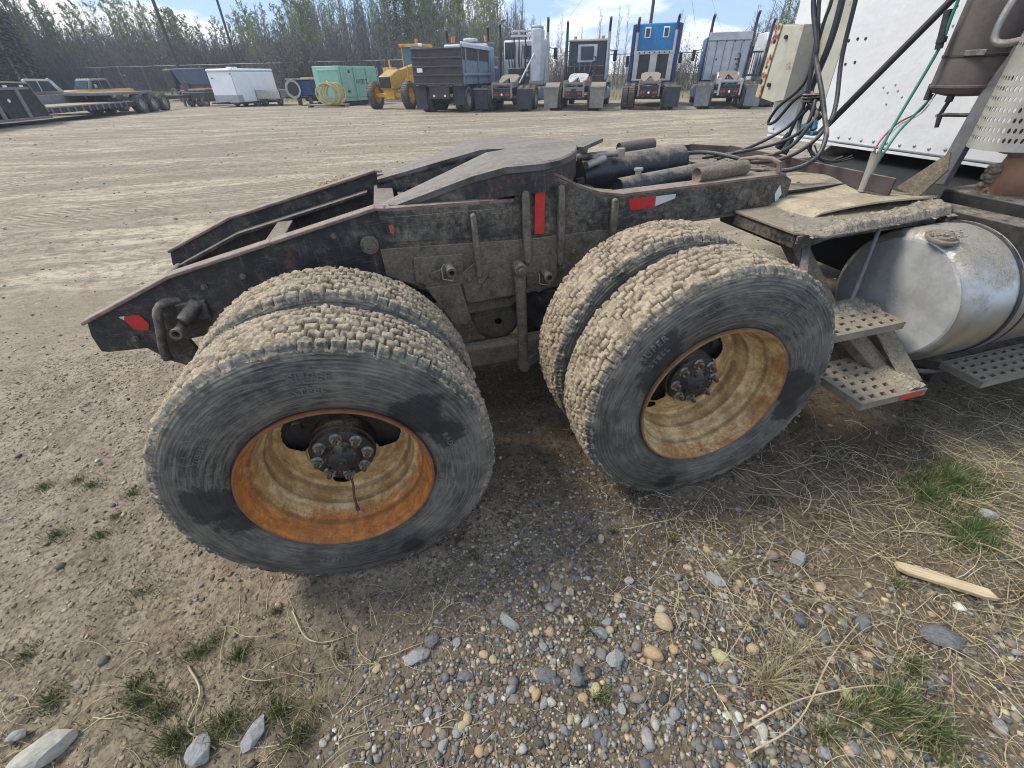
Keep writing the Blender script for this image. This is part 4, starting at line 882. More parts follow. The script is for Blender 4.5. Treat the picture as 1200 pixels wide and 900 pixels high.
# ---- catwalk platform, tan mat, mud bank
def sheet(name, fn, nu, nv, mt, par, th=.004):
    V = []; 
    for i in range(nu):
        for j in range(nv): V.append(fn(i/(nu-1), j/(nv-1)))
    V2 = [(x, y, z-th) for x, y, z in V]; f = [(i*nv+j, (i+1)*nv+j, (i+1)*nv+j+1, i*nv+j+1) for i in range(nu-1) for j in range(nv-1)]
    n = nu*nv; g = [tuple(n+k for k in q[::-1]) for q in f]
    e = [i*nv for i in range(nu)]; e2 = [i*nv+nv-1 for i in range(nu)]; e3 = list(range(nv)); e4 = [(nu-1)*nv+j for j in range(nv)]
    h = []
    for s in (e, e2, e3, e4):
        for a, b in zip(s[:-1], s[1:]): h.append((a, b, n+b, n+a))
    mb = MB(); mb.add(V+V2, f+g+h); return mb.o(name, mt, par)
pf = MB(); pf.prism([(1.93, .80), (1.93, .42), (1.96, .395), (2.0, .335), (2.70, .375), (2.76, .48), (2.82, .80)], 'z', .935, .947); pf = pf.o('catwalk_platform', m_tread, TR, bevel=.003)
mb = MB(); mb.prism([(1.93, .947), (2.0, .947), (2.18, .90), (2.02, .87), (1.95, .875)], 'y', .425, .433); mb.box(1.93, 2.76, .395, .405, .905, .936); mb.bar((1.95, .42, .91), (1.95, .80, .91), .02, .06); mb.o('platform_support', m_frame, pf)
def matf(u, v):
    x = 2.10+.66*u+.04*v*(1-u); y = .56+.60*v-.06*u; z = .962+.035*math.sin(PI*min(1, u*1.1))*(.35+.65*v)+.02*math.sin(u*7+v*3)*v+.012*math.sin(v*9+u*2)-.02*(1-v)*(1-u)
    if u < .12: z -= .035*(1-u/.12)
    return (x, y, z+.012)
sheet('tan_rubber_mat', matf, 40, 30, m_mat, TR, .008)
# thick ragged bank of mud along the platform edge
def mudbank(name, pts, n, r, par=TR, seed=0, sq=.5):
    mb = MB(); 
    for i in range(n):
        t = random.random()*(len(pts)-1); k = int(t); f_ = t-k; a, b = Vector(pts[k]), Vector(pts[min(k+1, len(pts)-1)]); p = a.lerp(b, f_)
        s = random.uniform(.4, 1)*r; mb.blob((p.x+random.gauss(0, r*.8), p.y+random.gauss(0, r*.8), p.z+random.uniform(0, r*.3)), s, 2, .5, 2.2, seed+i, (1.2, 1, sq))
    return tag(mb.o(name, m_mud, par, ang=60), kind='stuff')
def mudsheet(name, x0, x1, y0, y1, base, maskf, amp, nx_=200, ny_=60, par=None):
    """a real layer of lumpy dried mud: height field, dropped where it has no thickness"""
    X_, Y_ = np.meshgrid(np.linspace(x0, x1, nx_), np.linspace(y0, y1, ny_), indexing='ij')
    n_ = fbm(X_*26+9, Y_*26+9, None, 5, 77, .6); cell = fbm(X_*75+9, Y_*75+9, None, 3, 78, .6)
    h = amp*(maskf(X_, Y_)*1.25+n_*1.5-1.15)+amp*.55*(cell-.45); Z_ = np.maximum(h, -.004)+base
    I = np.arange(nx_*ny_).reshape(nx_, ny_); q = np.stack([I[:-1, :-1], I[1:, :-1], I[1:, 1:], I[:-1, 1:]], -1).reshape(-1, 4)
    keep = (h.ravel()[q] > -.004).any(1); me = np_mesh(name, np.stack([X_, Y_, Z_], -1).reshape(-1, 3), q[keep], smooth=True)
    return tag(obj(name, me, m_mud, par or TR), kind='stuff')
def pfedge(x): return np.interp(x, [1.93, 1.96, 2.0, 2.70, 2.76, 2.80], [.42, .395, .335, .375, .48, .60])
mudsheet('mud_bank', 1.935, 2.80, .34, .66, .948, lambda x, y: sstep(.0, .012, y-pfedge(x))*np.clip(sstep(.17, .03, y-pfedge(x))*.85*sstep(1.95, 2.15, x)+sstep(2.45, 2.75, x)*.75+.12, 0, 1), .024)
# ---- hanging steps
def step(x0, x1, y0, y1, z, name='step_tread', rows=5, cols_=6, tp=False):
    """pressed metal step with rows of slots: built as real strips round each slot"""
    mb = MB(); nx_, ny_ = cols_, rows; dx = (x1-x0)/nx_; dy = (y1-y0)/ny_
    for i in range(nx_):
        for j in range(ny_):
            ax0, ax1 = x0+i*dx, x0+(i+1)*dx; ay0, ay1 = y0+j*dy, y0+(j+1)*dy; cx, cy = (ax0+ax1)/2+(dx*.12 if j % 2 else -dx*.12), (ay0+ay1)/2
            o_ = [(ax0, ay0), (ax1, ay0), (ax1, ay1), (ax0, ay1)]; hx, hy = dx*.33, dy*.22
            inn = [(cx-hx*.8, cy-hy), (cx+hx*.6, cy-hy), (cx+hx, cy+hy), (cx-hx*.5, cy+hy)]
            V = [(a, b, z) for a, b in o_]+[(a, b, z+.003) for a, b in inn]+[(a, b, z-.014) for a, b in inn]
            mb.add(V, [(k, (k+1) % 4, 4+(k+1) % 4, 4+k) for k in range(4)]+[(4+k, 4+(k+1) % 4, 8+(k+1) % 4, 8+k) for k in range(4)])
    for (a0, a1, b0, b1) in ((x0-.006, x1+.006, y0-.006, y0), (x0-.006, x1+.006, y1, y1+.006), (x0-.006, x0, y0, y1), (x1, x1+.006, y0, y1)): mb.box(a0, a1, b0, b1, z-.032, z+.002)
    return mb.o(name, m_tread, TR)
s1 = step(2.00, 2.345, .125, .34, .60); s2 = step(2.01, 2.33, -.082, .19, .395, rows=6)
mb = MB(); mb.box(2.20, 2.315, -.0895, -.0882, .368, .392); mb.o('reflector', m_redtape, s2)
mb = MB(); mb.bar((2.05, .62, .93), (2.17, .36, .60), .05, .09, (1, 0, 0)); mb.bar((2.17, .36, .60), (2.30, .10, .385), .05, .09, (1, 0, 0)); mb.bar((2.36, .30, .60), (2.36, -.02, .37), .010, .10, (1, 0, 0)); mb.o('step_stringer', m_caked, TR, bevel=.006)
mb = MB(); mb.cyl((2.30, .36, .935), (2.20, .27, .66), .008, n=8); mb.o('step_brace', m_grey, TR)
mb = MB(); mb.bar((2.06, .48, .93), (1.98, .36, .78), .03, .012); mb.o('step_brace', m_grey, TR)
mudsheet('mud_bank', 2.0, 2.345, .125, .34, .603, lambda x, y: -.15+1.1*sstep(.18, .33, y)*sstep(2.05, 2.25, x), .022, 90, 60, None); mudsheet('mud_bank', 2.01, 2.33, -.08, .19, .398, lambda x, y: -.2+1.1*sstep(2.2, 2.31, x), .016, 90, 70)
mb = MB(); mb.prism([(2.16, .60), (2.32, .60), (2.40, .40), (2.30, .36)], 'y', .35, .362); mb.o('step_bracket', m_caked, TR, bevel=.004)
# ---- fuel tank
TX, TYc, TZ, RT = 2.44, .275, .628, .298
ft = MB(); ft.lathe([(.001, .0), (RT*.5, -.012), (RT*.86, -.006), (RT*.93, .004), (RT*.975, .018), (RT, .05), (RT, 2.05)], (TX, TYc, TZ), 'x', 96); ft = ft.o('fuel_tank', m_alu, TR, ang=45)
mb = MB(); mb.lathe([(.001, -.006), (RT*.5, -.017), (RT*.86, -.010), (RT*.885, -.004)], (TX, TYc, TZ), 'x', 96); mb.o('tank_end', m_aluend, ft)
for xx in (2.72, 3.3):
    mb = MB(); mb.lathe([(RT+.001, -.024), (RT+.006, -.022), (RT+.006, .022), (RT+.001, .024)], (xx, TYc, TZ), 'x', 96); mb.o('tank_strap', m_alu, ft)
    for d in (-.034, .034):
        mb = MB(); mb.lathe([(RT+.0005, -.008), (RT+.007, -.006), (RT+.007, .006), (RT+.0005, .008)], (xx+d, TYc, TZ), 'x', 96); mb.o('strap_rubber', m_hose, ft)
a = math.radians(52); mb = MB(); mb.bar((2.72, TYc-RT*math.cos(a)-.005, TZ+RT*math.sin(a)+.006), (2.72, TYc-RT*math.cos(a-.25)-.008, TZ+RT*math.sin(a-.25)+.006), .03, .02); mb.o('strap_buckle', m_iron, ft, bevel=.003)
mb = MB(); th = math.radians(78); cdir = Vector((0, -math.cos(th), math.sin(th))); cc_ = Vector((2.45, TYc, TZ))+cdir*RT
mb.cyl(cc_-cdir*.01, cc_+cdir*.004, .056, n=32); mb.cyl(cc_+cdir*.002, cc_+cdir*.014, .042, .040, 32); mb.o('filler_cap', m_tread, ft, bevel=.003)
mb = MB()
for i in range(70): mb.blob((2.45+random.gauss(0, .03), cc_.y+random.gauss(0, .03), cc_.z+.015), random.uniform(.003, .008), 1, .4, 2, i, (1, 1, .5))
tag(mb.o('mud_crumbs', m_mud, ft), kind='stuff')
s3 = step(2.72, 3.55, -.065, .10, .325, rows=4, cols_=14)
mb = MB(); mb.box(2.72, 3.6, .11, .5, .20, .30); mb.bar((2.73, .11, .30), (2.60, .35, .27), .03, .05); mb.o('tank_bracket', m_iron, TR, bevel=.004)
mb = MB(); mb.tube(sm([(2.62, .40, .33), (2.60, .30, .28), (2.66, .15, .26), (2.80, .10, .27)]), .012, 8); mb.o('hanging_strap', m_grey, TR)

# ---- sleeper cab: rear wall with seams and rivets, underside gap
CX = 3.40
cab = MB(); cab.prism([(.14, 1.02), (2.36, 1.02), (2.385, 1.05), (2.385, 3.0), (2.30, 3.12), (.2, 3.12), (.12, 3.0), (.12, 1.04)], 'x', CX, CX+1.9); cab = cab.o('sleeper_cab', m_white, TR, bevel=.015)
mb = MB(); mb.box(CX-.012, CX-.001, .15, 2.35, 1.006, 1.020); mb.o('sill_trim', m_white, cab)
mb = MB()
for y in np.arange(.9, 2.34, .088): mb.lathe([(.0005, -.007), (.005, -.006), (.009, -.002), (.010, 0)], (CX-.001, float(y), 1.060+random.uniform(-.004, .004)), 'x', 10)
for y, z in ((1.43, 1.36), (1.40, 1.33), (1.46, 1.32), (1.50, 1.345), (1.36, 1.30), (1.28, 1.43), (1.20, 1.46), (1.44, 1.26), (1.24, 1.62), (1.26, 1.70), (1.12, 1.22), (1.08, 1.35)): mb.lathe([(.0005, -.005), (.004, -.004), (.006, 0)], (CX-.001, y, z), 'x', 8)
mb.o('rivets', m_guard, cab)['kind'] = 'stuff'
mb = MB()
for y, z in ((1.915, 1.575), (1.863, 1.592), (1.80, 1.597), (1.743, 1.595), (1.83, 1.468), (1.763, 1.476)): mb.cyl((CX-.003, y, z), (CX+.001, y, z), .0085, n=10)
mb.o('bolt_holes', m_iron, cab)['kind'] = 'stuff'
for y in (2.06, 1.975):
    mb = MB(); mb.box(CX-.0022, CX-.0005, y, y+.004, 1.08, 3.0); mb.o('panel_seam', m_grey, cab)
mb = MB(); mb.box(CX-.004, CX-.0005, 1.9, 2.12, 1.08, 3.0); mb.o('dirty_panel', m_cream, cab)
# cream hollow bracket box on the far corner, its rusty end with holes
bx = MB(); bx.prism([(2.40, 1.28), (2.22, 1.25), (2.12, 1.27), (2.12, 1.70), (2.22, 1.70), (2.36, 1.715)], 'x', CX-.15, CX-.003); bx = bx.o('corner_bracket', m_cream, TR, bevel=.003)
mb = MB(); mb.prism([(2.415, 1.285), (2.36, 1.268), (2.315, 1.715), (2.37, 1.73)], 'x', CX-.162, CX-.151); mb.o('rusty_edge', m_creamrust, bx, bevel=.003)
mb = MB()
for y, z, r in ((2.385, 1.38, .016), (2.365, 1.47, .010), (2.345, 1.62, .013), (2.30, 1.36, .014), (2.25, 1.64, .012)): mb.cyl((CX-.165, y, z), (CX-.1605 if y > 2.31 else CX-.149, y, z), r, n=16)
mb.o('bolt_holes', m_iron, bx)['kind'] = 'stuff'
# black block painting in the shade round the chassis, far steering tyre, pale panel seen under the cab
mb = MB(); mb.box(2.66, 5.2, .30, 1.80, .55, .93); mb.o('chassis_shade_block', M('under_black', (.012, .012, .013), (.02, .02, .02), 6, .8), TR, bevel=.02)
sw = empty('steer_wheel', (3.98, 1.80, .54), TR); mb = MB(); mb.lathe([(.30, .0), (.40, -.02), (.46, .0), (.48, .05), (.48, .2), (.46, .25)], (0, 0, 0), 'y', 60); mb.o('tyre', m_hose, sw)
mb = MB(); mb.box(2.70, 2.80, .05, .70, .55, .96); mb.box(2.85, 3.39, .12, .55, .80, 1.0); mb.o('dark_skirt', m_iron, TR, bevel=.01)
# ---- hoses, brace, cables
def hose(name, pts, r, mt=m_hose, k=5, lab=None):
    mb = MB(); mb.tube(sm(pts, k), r, 10); o_ = mb.o(name, mt, TR)
    if lab: o_['label'] = lab
    return o_
H1 = [(2.6, 1.415, 1.95), (2.6, 1.391, 1.76), (2.6, 1.284, 1.572), (2.6, 1.266, 1.516), (2.58, 1.148, 1.382), (2.56, 1.055, 1.268), (2.5, 0.956, 1.201), (2.45, 0.923, 1.117), (2.35, 0.928, 1.074), (2.3, 1.018, 1.052), (2.22, 1.093, 1.056), (2.15, 1.30, 1.051), (2.1, 1.45, 1.03)]
H2 = [(2.7, 1.26, 1.95), (2.7, 1.232, 1.74), (2.7, 1.205, 1.518), (2.66, 1.112, 1.329), (2.6, 1.061, 1.24), (2.5, 1.048, 1.15), (2.4, 1.1, 1.088), (2.3, 1.199, 1.07), (2.25, 1.293, 1.087), (2.2, 1.456, 1.095), (2.1, 1.56, 1.085), (2.0, 1.66, 1.05)]
H3 = [(2.62, 1.42, 1.95), (2.62, 1.375, 1.757), (2.62, 1.326, 1.62), (2.62, 1.29, 1.447), (2.62, 1.277, 1.377), (2.62, 1.247, 1.326), (2.6, 1.152, 1.28), (2.55, 1.134, 1.223), (2.5, 1.153, 1.139), (2.4, 1.156, 1.103), (2.3, 1.206, 1.089)]
H4 = [(2.66, 1.31, 1.95), (2.66, 1.273, 1.745), (2.66, 1.267, 1.587), (2.66, 1.289, 1.445), (2.66, 1.299, 1.374), (2.66, 1.255, 1.302), (2.66, 1.186, 1.253)]
H5 = [(2.64, 1.34, 1.95), (2.64, 1.316, 1.751), (2.64, 1.324, 1.664), (2.64, 1.326, 1.456), (2.64, 1.369, 1.374), (2.64, 1.481, 1.294), (2.64, 1.529, 1.21), (2.64, 1.47, 1.225), (2.64, 1.375, 1.331), (2.64, 1.293, 1.365), (2.64, 1.189, 1.337), (2.64, 1.181, 1.286)]
hose('air_hose', H1, .0115); hose('air_hose', H2, .0105); hose('air_hose', H3, .0105); hose('air_hose', H4, .016); hose('air_hose', H5, .0085)
hose('air_hose', [(2.6, 1.272, 1.378), (2.6, 1.255, 1.306), (2.6, 1.286, 1.229), (2.6, 1.305, 1.114)], .009)
hose('air_hose', [(2.7, 1.162, 1.209), (2.75, 1.271, 1.093), (2.8, 1.18, 1.029), (2.9, 1.176, 1.045)], .008)
hose('air_hose', [(2.62, 1.25, 1.37), (2.60, 1.19, 1.33), (2.58, 1.17, 1.24), (2.60, 1.23, 1.18), (2.62, 1.27, 1.26), (2.62, 1.22, 1.34)], .010)
hose('air_hose', [(2.61, 1.23, 1.30), (2.58, 1.32, 1.20), (2.45, 1.38, 1.12), (2.25, 1.42, 1.06)], .009)
hose('air_hose', [(2.60, 1.14, 1.26), (2.52, 1.22, 1.16), (2.40, 1.36, 1.10), (2.2, 1.5, 1.06)], .009)
hose('hanging_cord', [(2.7, 1.20, 1.12), (2.72, 1.15, 1.06), (2.76, 1.08, 1.05), (2.80, 1.03, 1.08)], .004)
hose('hanging_cord', [(2.7, 1.24, 1.10), (2.74, 1.18, 1.03), (2.80, 1.10, 1.04), (2.85, 1.06, 1.06)], .004)
mb = MB()
for i in range(3): mb.lathe([(.036, -.006), (.046, 0), (.036, .006), (.028, 0)], (2.61, 1.235, 1.335+i*.014), 'z', 16, True)
mb.o('coil_tie', m_hose, TR)
mb = MB(); mb.cyl((2.58, 1.17, 1.19), (2.58, 1.19, 1.235), .020, n=14); mb.box(2.56, 2.60, 1.10, 1.20, 1.185, 1.205); mb.cyl((2.58, 1.12, 1.21), (2.58, 1.14, 1.25), .017, n=14); mb.o('gladhand', m_blue, TR, bevel=.003)
for p, q in (((2.60, 1.30, 1.18), (2.58, 1.33, 1.10)), ((2.58, 1.25, 1.16), (2.56, 1.26, 1.08))):
    mb = MB(); mb.cyl(p, q, .014, .018, 14); mb.cyl(Vector(p).lerp(Vector(q), .7), q, .021, n=14); mb.o('plug', m_hose, TR)
mb = MB(); mb.cyl((3.05, .80, 1.99), (2.78, 1.27, 1.165), .0165, n=16); mb.o('brace_tube', M('dark_brace', (.03, .022, .03), (.05, .035, .04), 12, .4, dust=.2), TR)
hose('electric_cable', [(2.75, 0.778, 1.8), (2.75, 0.775, 1.639), (2.75, 0.771, 1.529), (2.7, 0.778, 1.312), (2.65, 0.761, 1.207), (2.6, 0.732, 1.10)], .0062, m_green, 5, 'green electric cable')
hose('electric_cable', [(2.85, 0.788, 1.346), (2.75, 0.756, 1.282), (2.66, 0.73, 1.218), (2.6, 0.72, 1.10)], .0055, m_green, 5, 'lower green electric cable')
hose('electric_cable', [(2.85, 0.785, 1.36), (2.8, 0.776, 1.296), (2.7, 0.781, 1.252), (2.62, 0.768, 1.18), (2.6, 0.755, 1.10)], .004, m_red, 5, 'red electric cable')
hose('electric_cable', [(2.86, 0.78, 1.36), (2.81, 0.77, 1.290), (2.71, 0.775, 1.246), (2.63, 0.762, 1.17), (2.6, 0.745, 1.10)], .003, m_whitetape, 5, 'white electric cable')
mb = MB(); mb.lathe([(.016, 0), (.019, .10), (.024, .17), (.027, .175), (.024, .17), (.02, .16)], (2.60, .74, .975), 'z', 20); mb.o('cable_conduit', m_guard, TR)
mb = MB(); mb.cyl((2.75, .80, 1.66), (2.75, .772, 1.53), .014, n=10); mb.cyl((2.75, .776, 1.57), (2.75, .774, 1.55), .018, n=10); mb.o('cable_sleeve', m_iron, TR)
m_steelish = M('scuffed_band', (.20, .18, .17), (.10, .085, .08), 40, .6, metal=.3, dust=.4)
# ---- canister, exhaust guard, strut
cn = MB(); cn.lathe([(.001, 1.352), (.07, 1.354), (.118, 1.366), (.134, 1.385), (.1345, 1.39), (.1345, 2.3)], (2.92, .70, 0), 'z', 48); cn = cn.o('air_cleaner', m_heat, TR)
for z in (1.392, 1.500, 1.50):
    mb = MB(); mb.lathe([(.1345, -.006), (.1375, -.004), (.1375, .004), (.1345, .006)], (2.92, .70, z), 'z', 48); mb.o('canister_band', m_heat, cn)
mb = MB(); mb.box(2.779, 2.79, .60, .68, 1.50, 1.52); mb.o('worn_label', m_steelish, cn, bevel=.002)
mb = MB(); mb.cyl((2.83, .69, 1.36), (2.83, .69, 1.335), .014, n=12); mb.cyl((2.83, .69, 1.335), (2.83, .70, 1.285), .008, n=10); mb.cyl((2.83, .70, 1.29), (2.83, .69, 1.235), .011, .008, 10); mb.cyl((2.83, .70, 1.285), (2.84, .58, 1.29), .008, n=10); mb.o('drain_cock', m_iron, cn)
mb = MB(); mb.cyl((2.84, .80, 1.40), (2.83, .79, 1.34), .012, n=10); mb.o('cable_sleeve', m_iron, cn)
mb = MB(); mb.tube(sm([(2.78, .575, 1.75), (2.76, .585, 1.62), (2.76, .58, 1.555), (2.77, .55, 1.535), (2.82, .50, 1.545)]), .013, 12); mb.o('grab_handle', m_alu, TR)
mb = MB(); mb.bar((3.0, .60, 2.1), (2.80, .545, 1.02), .035, .06, (0, 1, 0)); mb.o('stack_strut', m_grey, TR, bevel=.003)
mb = MB(); mb.add([(2.70, .66, .995), (2.70, .50, 1.17), (2.70, .475, 1.10), (2.70, .54, .975), (2.712, .66, .995), (2.712, .50, 1.17), (2.712, .475, 1.10), (2.712, .54, .975)], [(0, 1, 2, 3), (7, 6, 5, 4), (0, 4, 5, 1), (1, 5, 6, 2), (2, 6, 7, 3), (3, 7, 4, 0)]); mb.o('strut_gusset', m_caked, TR, bevel=.002)
# perforated exhaust guard: real holes, curved round the stack
gd = MB(); GX, GY, GR = 3.02, .40, .285
rows, cols_ = 13, 22; z0_, dz_ = 1.205, .034; V, Fc = [], []
def gp(a, z): return (GX-GR*math.cos(a), GY+GR*.62*math.sin(a), z)
a0_, a1_ = -1.0, .95
for r in range(rows):
    for c in range(cols_):
        ca = a0_+(a1_-a0_)*(c+.5)/cols_; cz = z0_+dz_*(r+.5); ha = (a1_-a0_)/cols_/2; hz = dz_/2
        solid = (r >= 7 and r <= 8)
        ob_ = [(ca-ha, cz-hz), (ca, cz-hz), (ca+ha, cz-hz), (ca+ha, cz), (ca+ha, cz+hz), (ca, cz+hz), (ca-ha, cz+hz), (ca-ha, cz)]
        if solid: gd.add([gp(*ob_[0]), gp(*ob_[2]), gp(*ob_[4]), gp(*ob_[6])], [(0, 1, 2, 3)]); continue
        ang = [-2.356, -1.571, -.785, 0, .785, 1.571, 2.356, 3.1416]; inn = [(ca+ha*.56*math.cos(t), cz+hz*.56*math.sin(t)) for t in ang]
        gd.add([gp(*p) for p in ob_]+[gp(*p) for p in inn], [(k, (k+1) % 8, 8+(k+1) % 8, 8+k) for k in range(8)])
for c in range(cols_):
    a_, b_ = a0_+(a1_-a0_)*c/cols_, a0_+(a1_-a0_)*(c+1)/cols_; gd.add([gp(a_, z0_-.022), gp(b_, z0_-.022), gp(b_, z0_), gp(a_, z0_)], [(0, 1, 2, 3)])
import bmesh
gm = bpy.data.meshes.new('exhaust_guard'); gm.from_pydata(gd.v, [], gd.f); bm = bmesh.new(); bm.from_mesh(gm); bmesh.ops.remove_doubles(bm, verts=bm.verts, dist=.0008); bmesh.ops.recalc_face_normals(bm, faces=bm.faces); bm.to_mesh(gm); bm.free()
go = obj('exhaust_guard', gm, m_guard, TR); sl = go.modifiers.new('thickness', 'SOLIDIFY'); sl.thickness = .003
mb = MB(); mb.cyl((3.05, .38, 1.15), (3.05, .38, 2.2), .14, n=32); mb.o('exhaust_stack', m_heat, TR)
mb = MB(); mb.tube(sm([(3.02, .37, 1.22), (3.00, .37, 1.12), (2.99, .39, 1.03), (3.02, .44, .96), (3.15, .52, .93)]), .085, 24); mb.o('exhaust_elbow', m_copper, TR)
mudbank('mud_bank', [(2.93, .43, 1.10), (2.92, .43, 1.04), (2.95, .42, .99)], 46, .020, seed=1200, sq=.9)
# ================================================================== yard edge: fence, poles, trees, parked machines
CAMP = Vector((0.2964, -1.0366, 1.5684))
def ray(px, py): return F*499.74+R2*(px-600)-U2*(py-450)
def G(px, py, z=0.):
    d = ray(px, py); k = (z-CAMP.z)/d.z; return CAMP+d*k
def at(px, py, dist):
    d = ray(px, py); k = dist/math.hypot(d.x, d.y); return CAMP+d*k
def gb(x, y): return float(gbase(x, y))
HD = math.radians(-29.5)
# ---- sky is the world; trees ------------------------------------------------
m_bark = M('grey_bark', (.22, .205, .185), (.13, .12, .105), 3, .9, bump=.3, bs=20)
m_twig = mat_leafy('twigs', (.20, .185, .165), (.13, .12, .11))
m_bud = mat_leafy('budding_crown', (.24, .30, .075), (.17, .20, .07))
m_spruce = mat_leafy('spruce_needles', (.018, .035, .018), (.03, .052, .026))
m_brush = mat_leafy('brush_twigs', (.17, .145, .14), (.12, .105, .105))
m_brushg = mat_leafy('brush_budding', (.24, .225, .10), (.17, .15, .10))
def branch(mb, p, d, L_, r, n, seg, droop, rnd):
    P = [p.copy()]; q = p.copy(); dd = d.copy()
    for i in range(seg):
        dd = (dd+Vector((rnd.gauss(0, .10), rnd.gauss(0, .10), rnd.gauss(0, .06)+droop))).normalized(); q = q+dd*(L_/seg); P.append(q.copy())
    mb.tube(P, [r*(1-.85*i/seg) for i in range(seg+1)], n, False); return P
def flat(mb, p, q, w, nrm):
    d = (q-p); s = d.cross(nrm)
    if s.length < 1e-6: return
    s = s.normalized()*w; mb.add([p-s, p+s, q+s*.3, q-s*.3], [(0, 1, 2, 3)])
def make_tree(seed, H=1., spread=.16, nb=34, leaves=900, lean=.03, tw=7, bare=False):
    """unit tree 10 m tall; trunk mesh and crown mesh"""
    rnd = random.Random(seed); T = MB(); Cw = MB(); P = []; q = Vector((0, 0, -.3)); d = Vector((rnd.gauss(0, lean), rnd.gauss(0, lean), 1)).normalized()
    for i in range(11):
        P.append(q.copy()); d = (d+Vector((rnd.gauss(0, .035), rnd.gauss(0, .035), .02))).normalized(); q = q+d*1.03
    T.tube(P, [.13*(1-.088*i)+.008 for i in range(11)], 6, False)
    tips = []
    for i in range(nb):
        f = .22+.76*(i/nb)**.9; k = f*10; a = int(min(9, k)); p = P[a].lerp(P[a+1], k-a); az = rnd.uniform(0, 2*PI); el = rnd.uniform(.5, 1.1)
        L_ = 10*spread*(1.15-.75*f)*rnd.uniform(.7, 1.4); dv = Vector((math.cos(az)*math.cos(el), math.sin(az)*math.cos(el), math.sin(el)))
        B = branch(T, p, dv, L_, .035*(1.2-f), 3, 4, .05, rnd)
        for j in range(tw):
            t = rnd.uniform(.25, 1)*3.99; b = B[int(t)].lerp(B[int(t)+1], t-int(t)); dv2 = (dv+Vector((rnd.gauss(0, .55), rnd.gauss(0, .55), rnd.gauss(.15, .35)))).normalized()
            e = b+dv2*rnd.uniform(.25, .75)*L_*.5; flat(Cw, b, e, .012, Vector((rnd.random(), rnd.random(), rnd.random()))); tips.append((b, e))
            for _ in range(2):
                b2 = b.lerp(e, rnd.uniform(.3, 1)); e2 = b2+(dv2+Vector((rnd.gauss(0, .7), rnd.gauss(0, .7), rnd.gauss(.1, .4)))).normalized()*rnd.uniform(.12, .38); flat(Cw, b2, e2, .008, Vector((rnd.random(), rnd.random(), rnd.random()))); tips.append((b2, e2))
    for _ in range(0 if bare else leaves):
        b, e = rnd.choice(tips); p = b.lerp(e, rnd.uniform(.3, 1.05)); s = rnd.uniform(.045, .10); u = Vector((rnd.gauss(0, 1), rnd.gauss(0, 1), rnd.gauss(0, 1))).normalized(); w_ = u.orthogonal().normalized()
        Cw.add([p+u*s, p+w_*s*.7, p-u*s, p-w_*s*.7], [(0, 1, 2, 3)])
    tm = T.mesh('trunk', True, 80); tm.materials.append(m_bark); cm = Cw.mesh('crown', False); cm.materials.append(m_twig if bare else m_bud); return tm, cm
def make_spruce(seed):
    rnd = random.Random(seed); T = MB(); Cw = MB(); T.cyl((0, 0, -.3), (0, 0, 10), .14, .02, 7)
    for i in range(150):
        f = .08+.91*(i/150); z = 10*f; L_ = (1-f)**.8*2.0*rnd.uniform(.65, 1.15)+.12; az = i*2.4+rnd.uniform(-.4, .4); dx, dy = math.cos(az), math.sin(az)
        for j in range(int(6+L_*9)):
            t = rnd.uniform(.12, 1); c = Vector((dx*L_*t, dy*L_*t, z-.38*L_*t*t+rnd.gauss(0, .04))); s = rnd.uniform(.10, .26)*(1.1-.5*t); side = rnd.uniform(-1, 1)
            dv = Vector((dx-dy*side, dy+dx*side, -.35)).normalized(); flat(Cw, c, c+dv*s*2, s*.28, Vector((rnd.gauss(0, .3), rnd.gauss(0, .3), 1)))
    tm = T.mesh('trunk'); tm.materials.append(m_bark); cm = Cw.mesh('crown', False); cm.materials.append(m_spruce); return tm, cm
def make_shrub(seed, n=26, leaves=140, mt=None, h=3.):
    rnd = random.Random(seed); Cw = MB(); tips = []
    for i in range(n):
        az = rnd.uniform(0, 2*PI); p = Vector((rnd.gauss(0, .5), rnd.gauss(0, .5), -.1)); d = Vector((math.cos(az)*.35*rnd.random(), math.sin(az)*.35*rnd.random(), 1)).normalized(); q = p.copy(); hh = h*rnd.uniform(.5, 1.05)
        for s_ in range(4):
            e = q+d*hh/4; flat(Cw, q, e, .022*(1-s_*.18), Vector((rnd.gauss(0, 1), rnd.gauss(0, 1), .1)))
            for _ in range(4):
                b = q.lerp(e, rnd.random()); dv = (d+Vector((rnd.gauss(0, .6), rnd.gauss(0, .6), rnd.gauss(0, .2)))).normalized(); e2 = b+dv*rnd.uniform(.2, .8); flat(Cw, b, e2, .010, Vector((rnd.random(), rnd.random(), .2))); tips.append((b, e2))
            q = e; d = (d+Vector((rnd.gauss(0, .09), rnd.gauss(0, .09), 0))).normalized()
    for _ in range(leaves):
        b, e = rnd.choice(tips); p = b.lerp(e, rnd.random()); s = rnd.uniform(.03, .06); u = Vector((rnd.gauss(0, 1), rnd.gauss(0, 1), rnd.gauss(0, 1))).normalized(); w_ = u.orthogonal().normalized(); Cw.add([p+u*s, p+w_*s, p-u*s, p-w_*s], [(0, 1, 2, 3)])
    cm = Cw.mesh('shrub', False); cm.materials.append(mt or m_brush); return cm
TV = [make_tree(s, spread=sp, nb=nb, leaves=lv) for s, sp, nb, lv in ((1, .15, 34, 1300), (2, .18, 38, 1700), (3, .13, 30, 1100), (4, .2, 36, 1500))]
BV = [make_tree(s, spread=sp, nb=nb, bare=True, lean=.05) for s, sp, nb in ((11, .16, 30), (12, .2, 34), (13, .13, 26))]
SV = [make_spruce(s) for s in (21, 22)]
HV = [make_shrub(31), make_shrub(32, 30, 60), make_shrub(33, 22, 500, m_brushg), make_shrub(34, 30, 30, None, 3.4)]
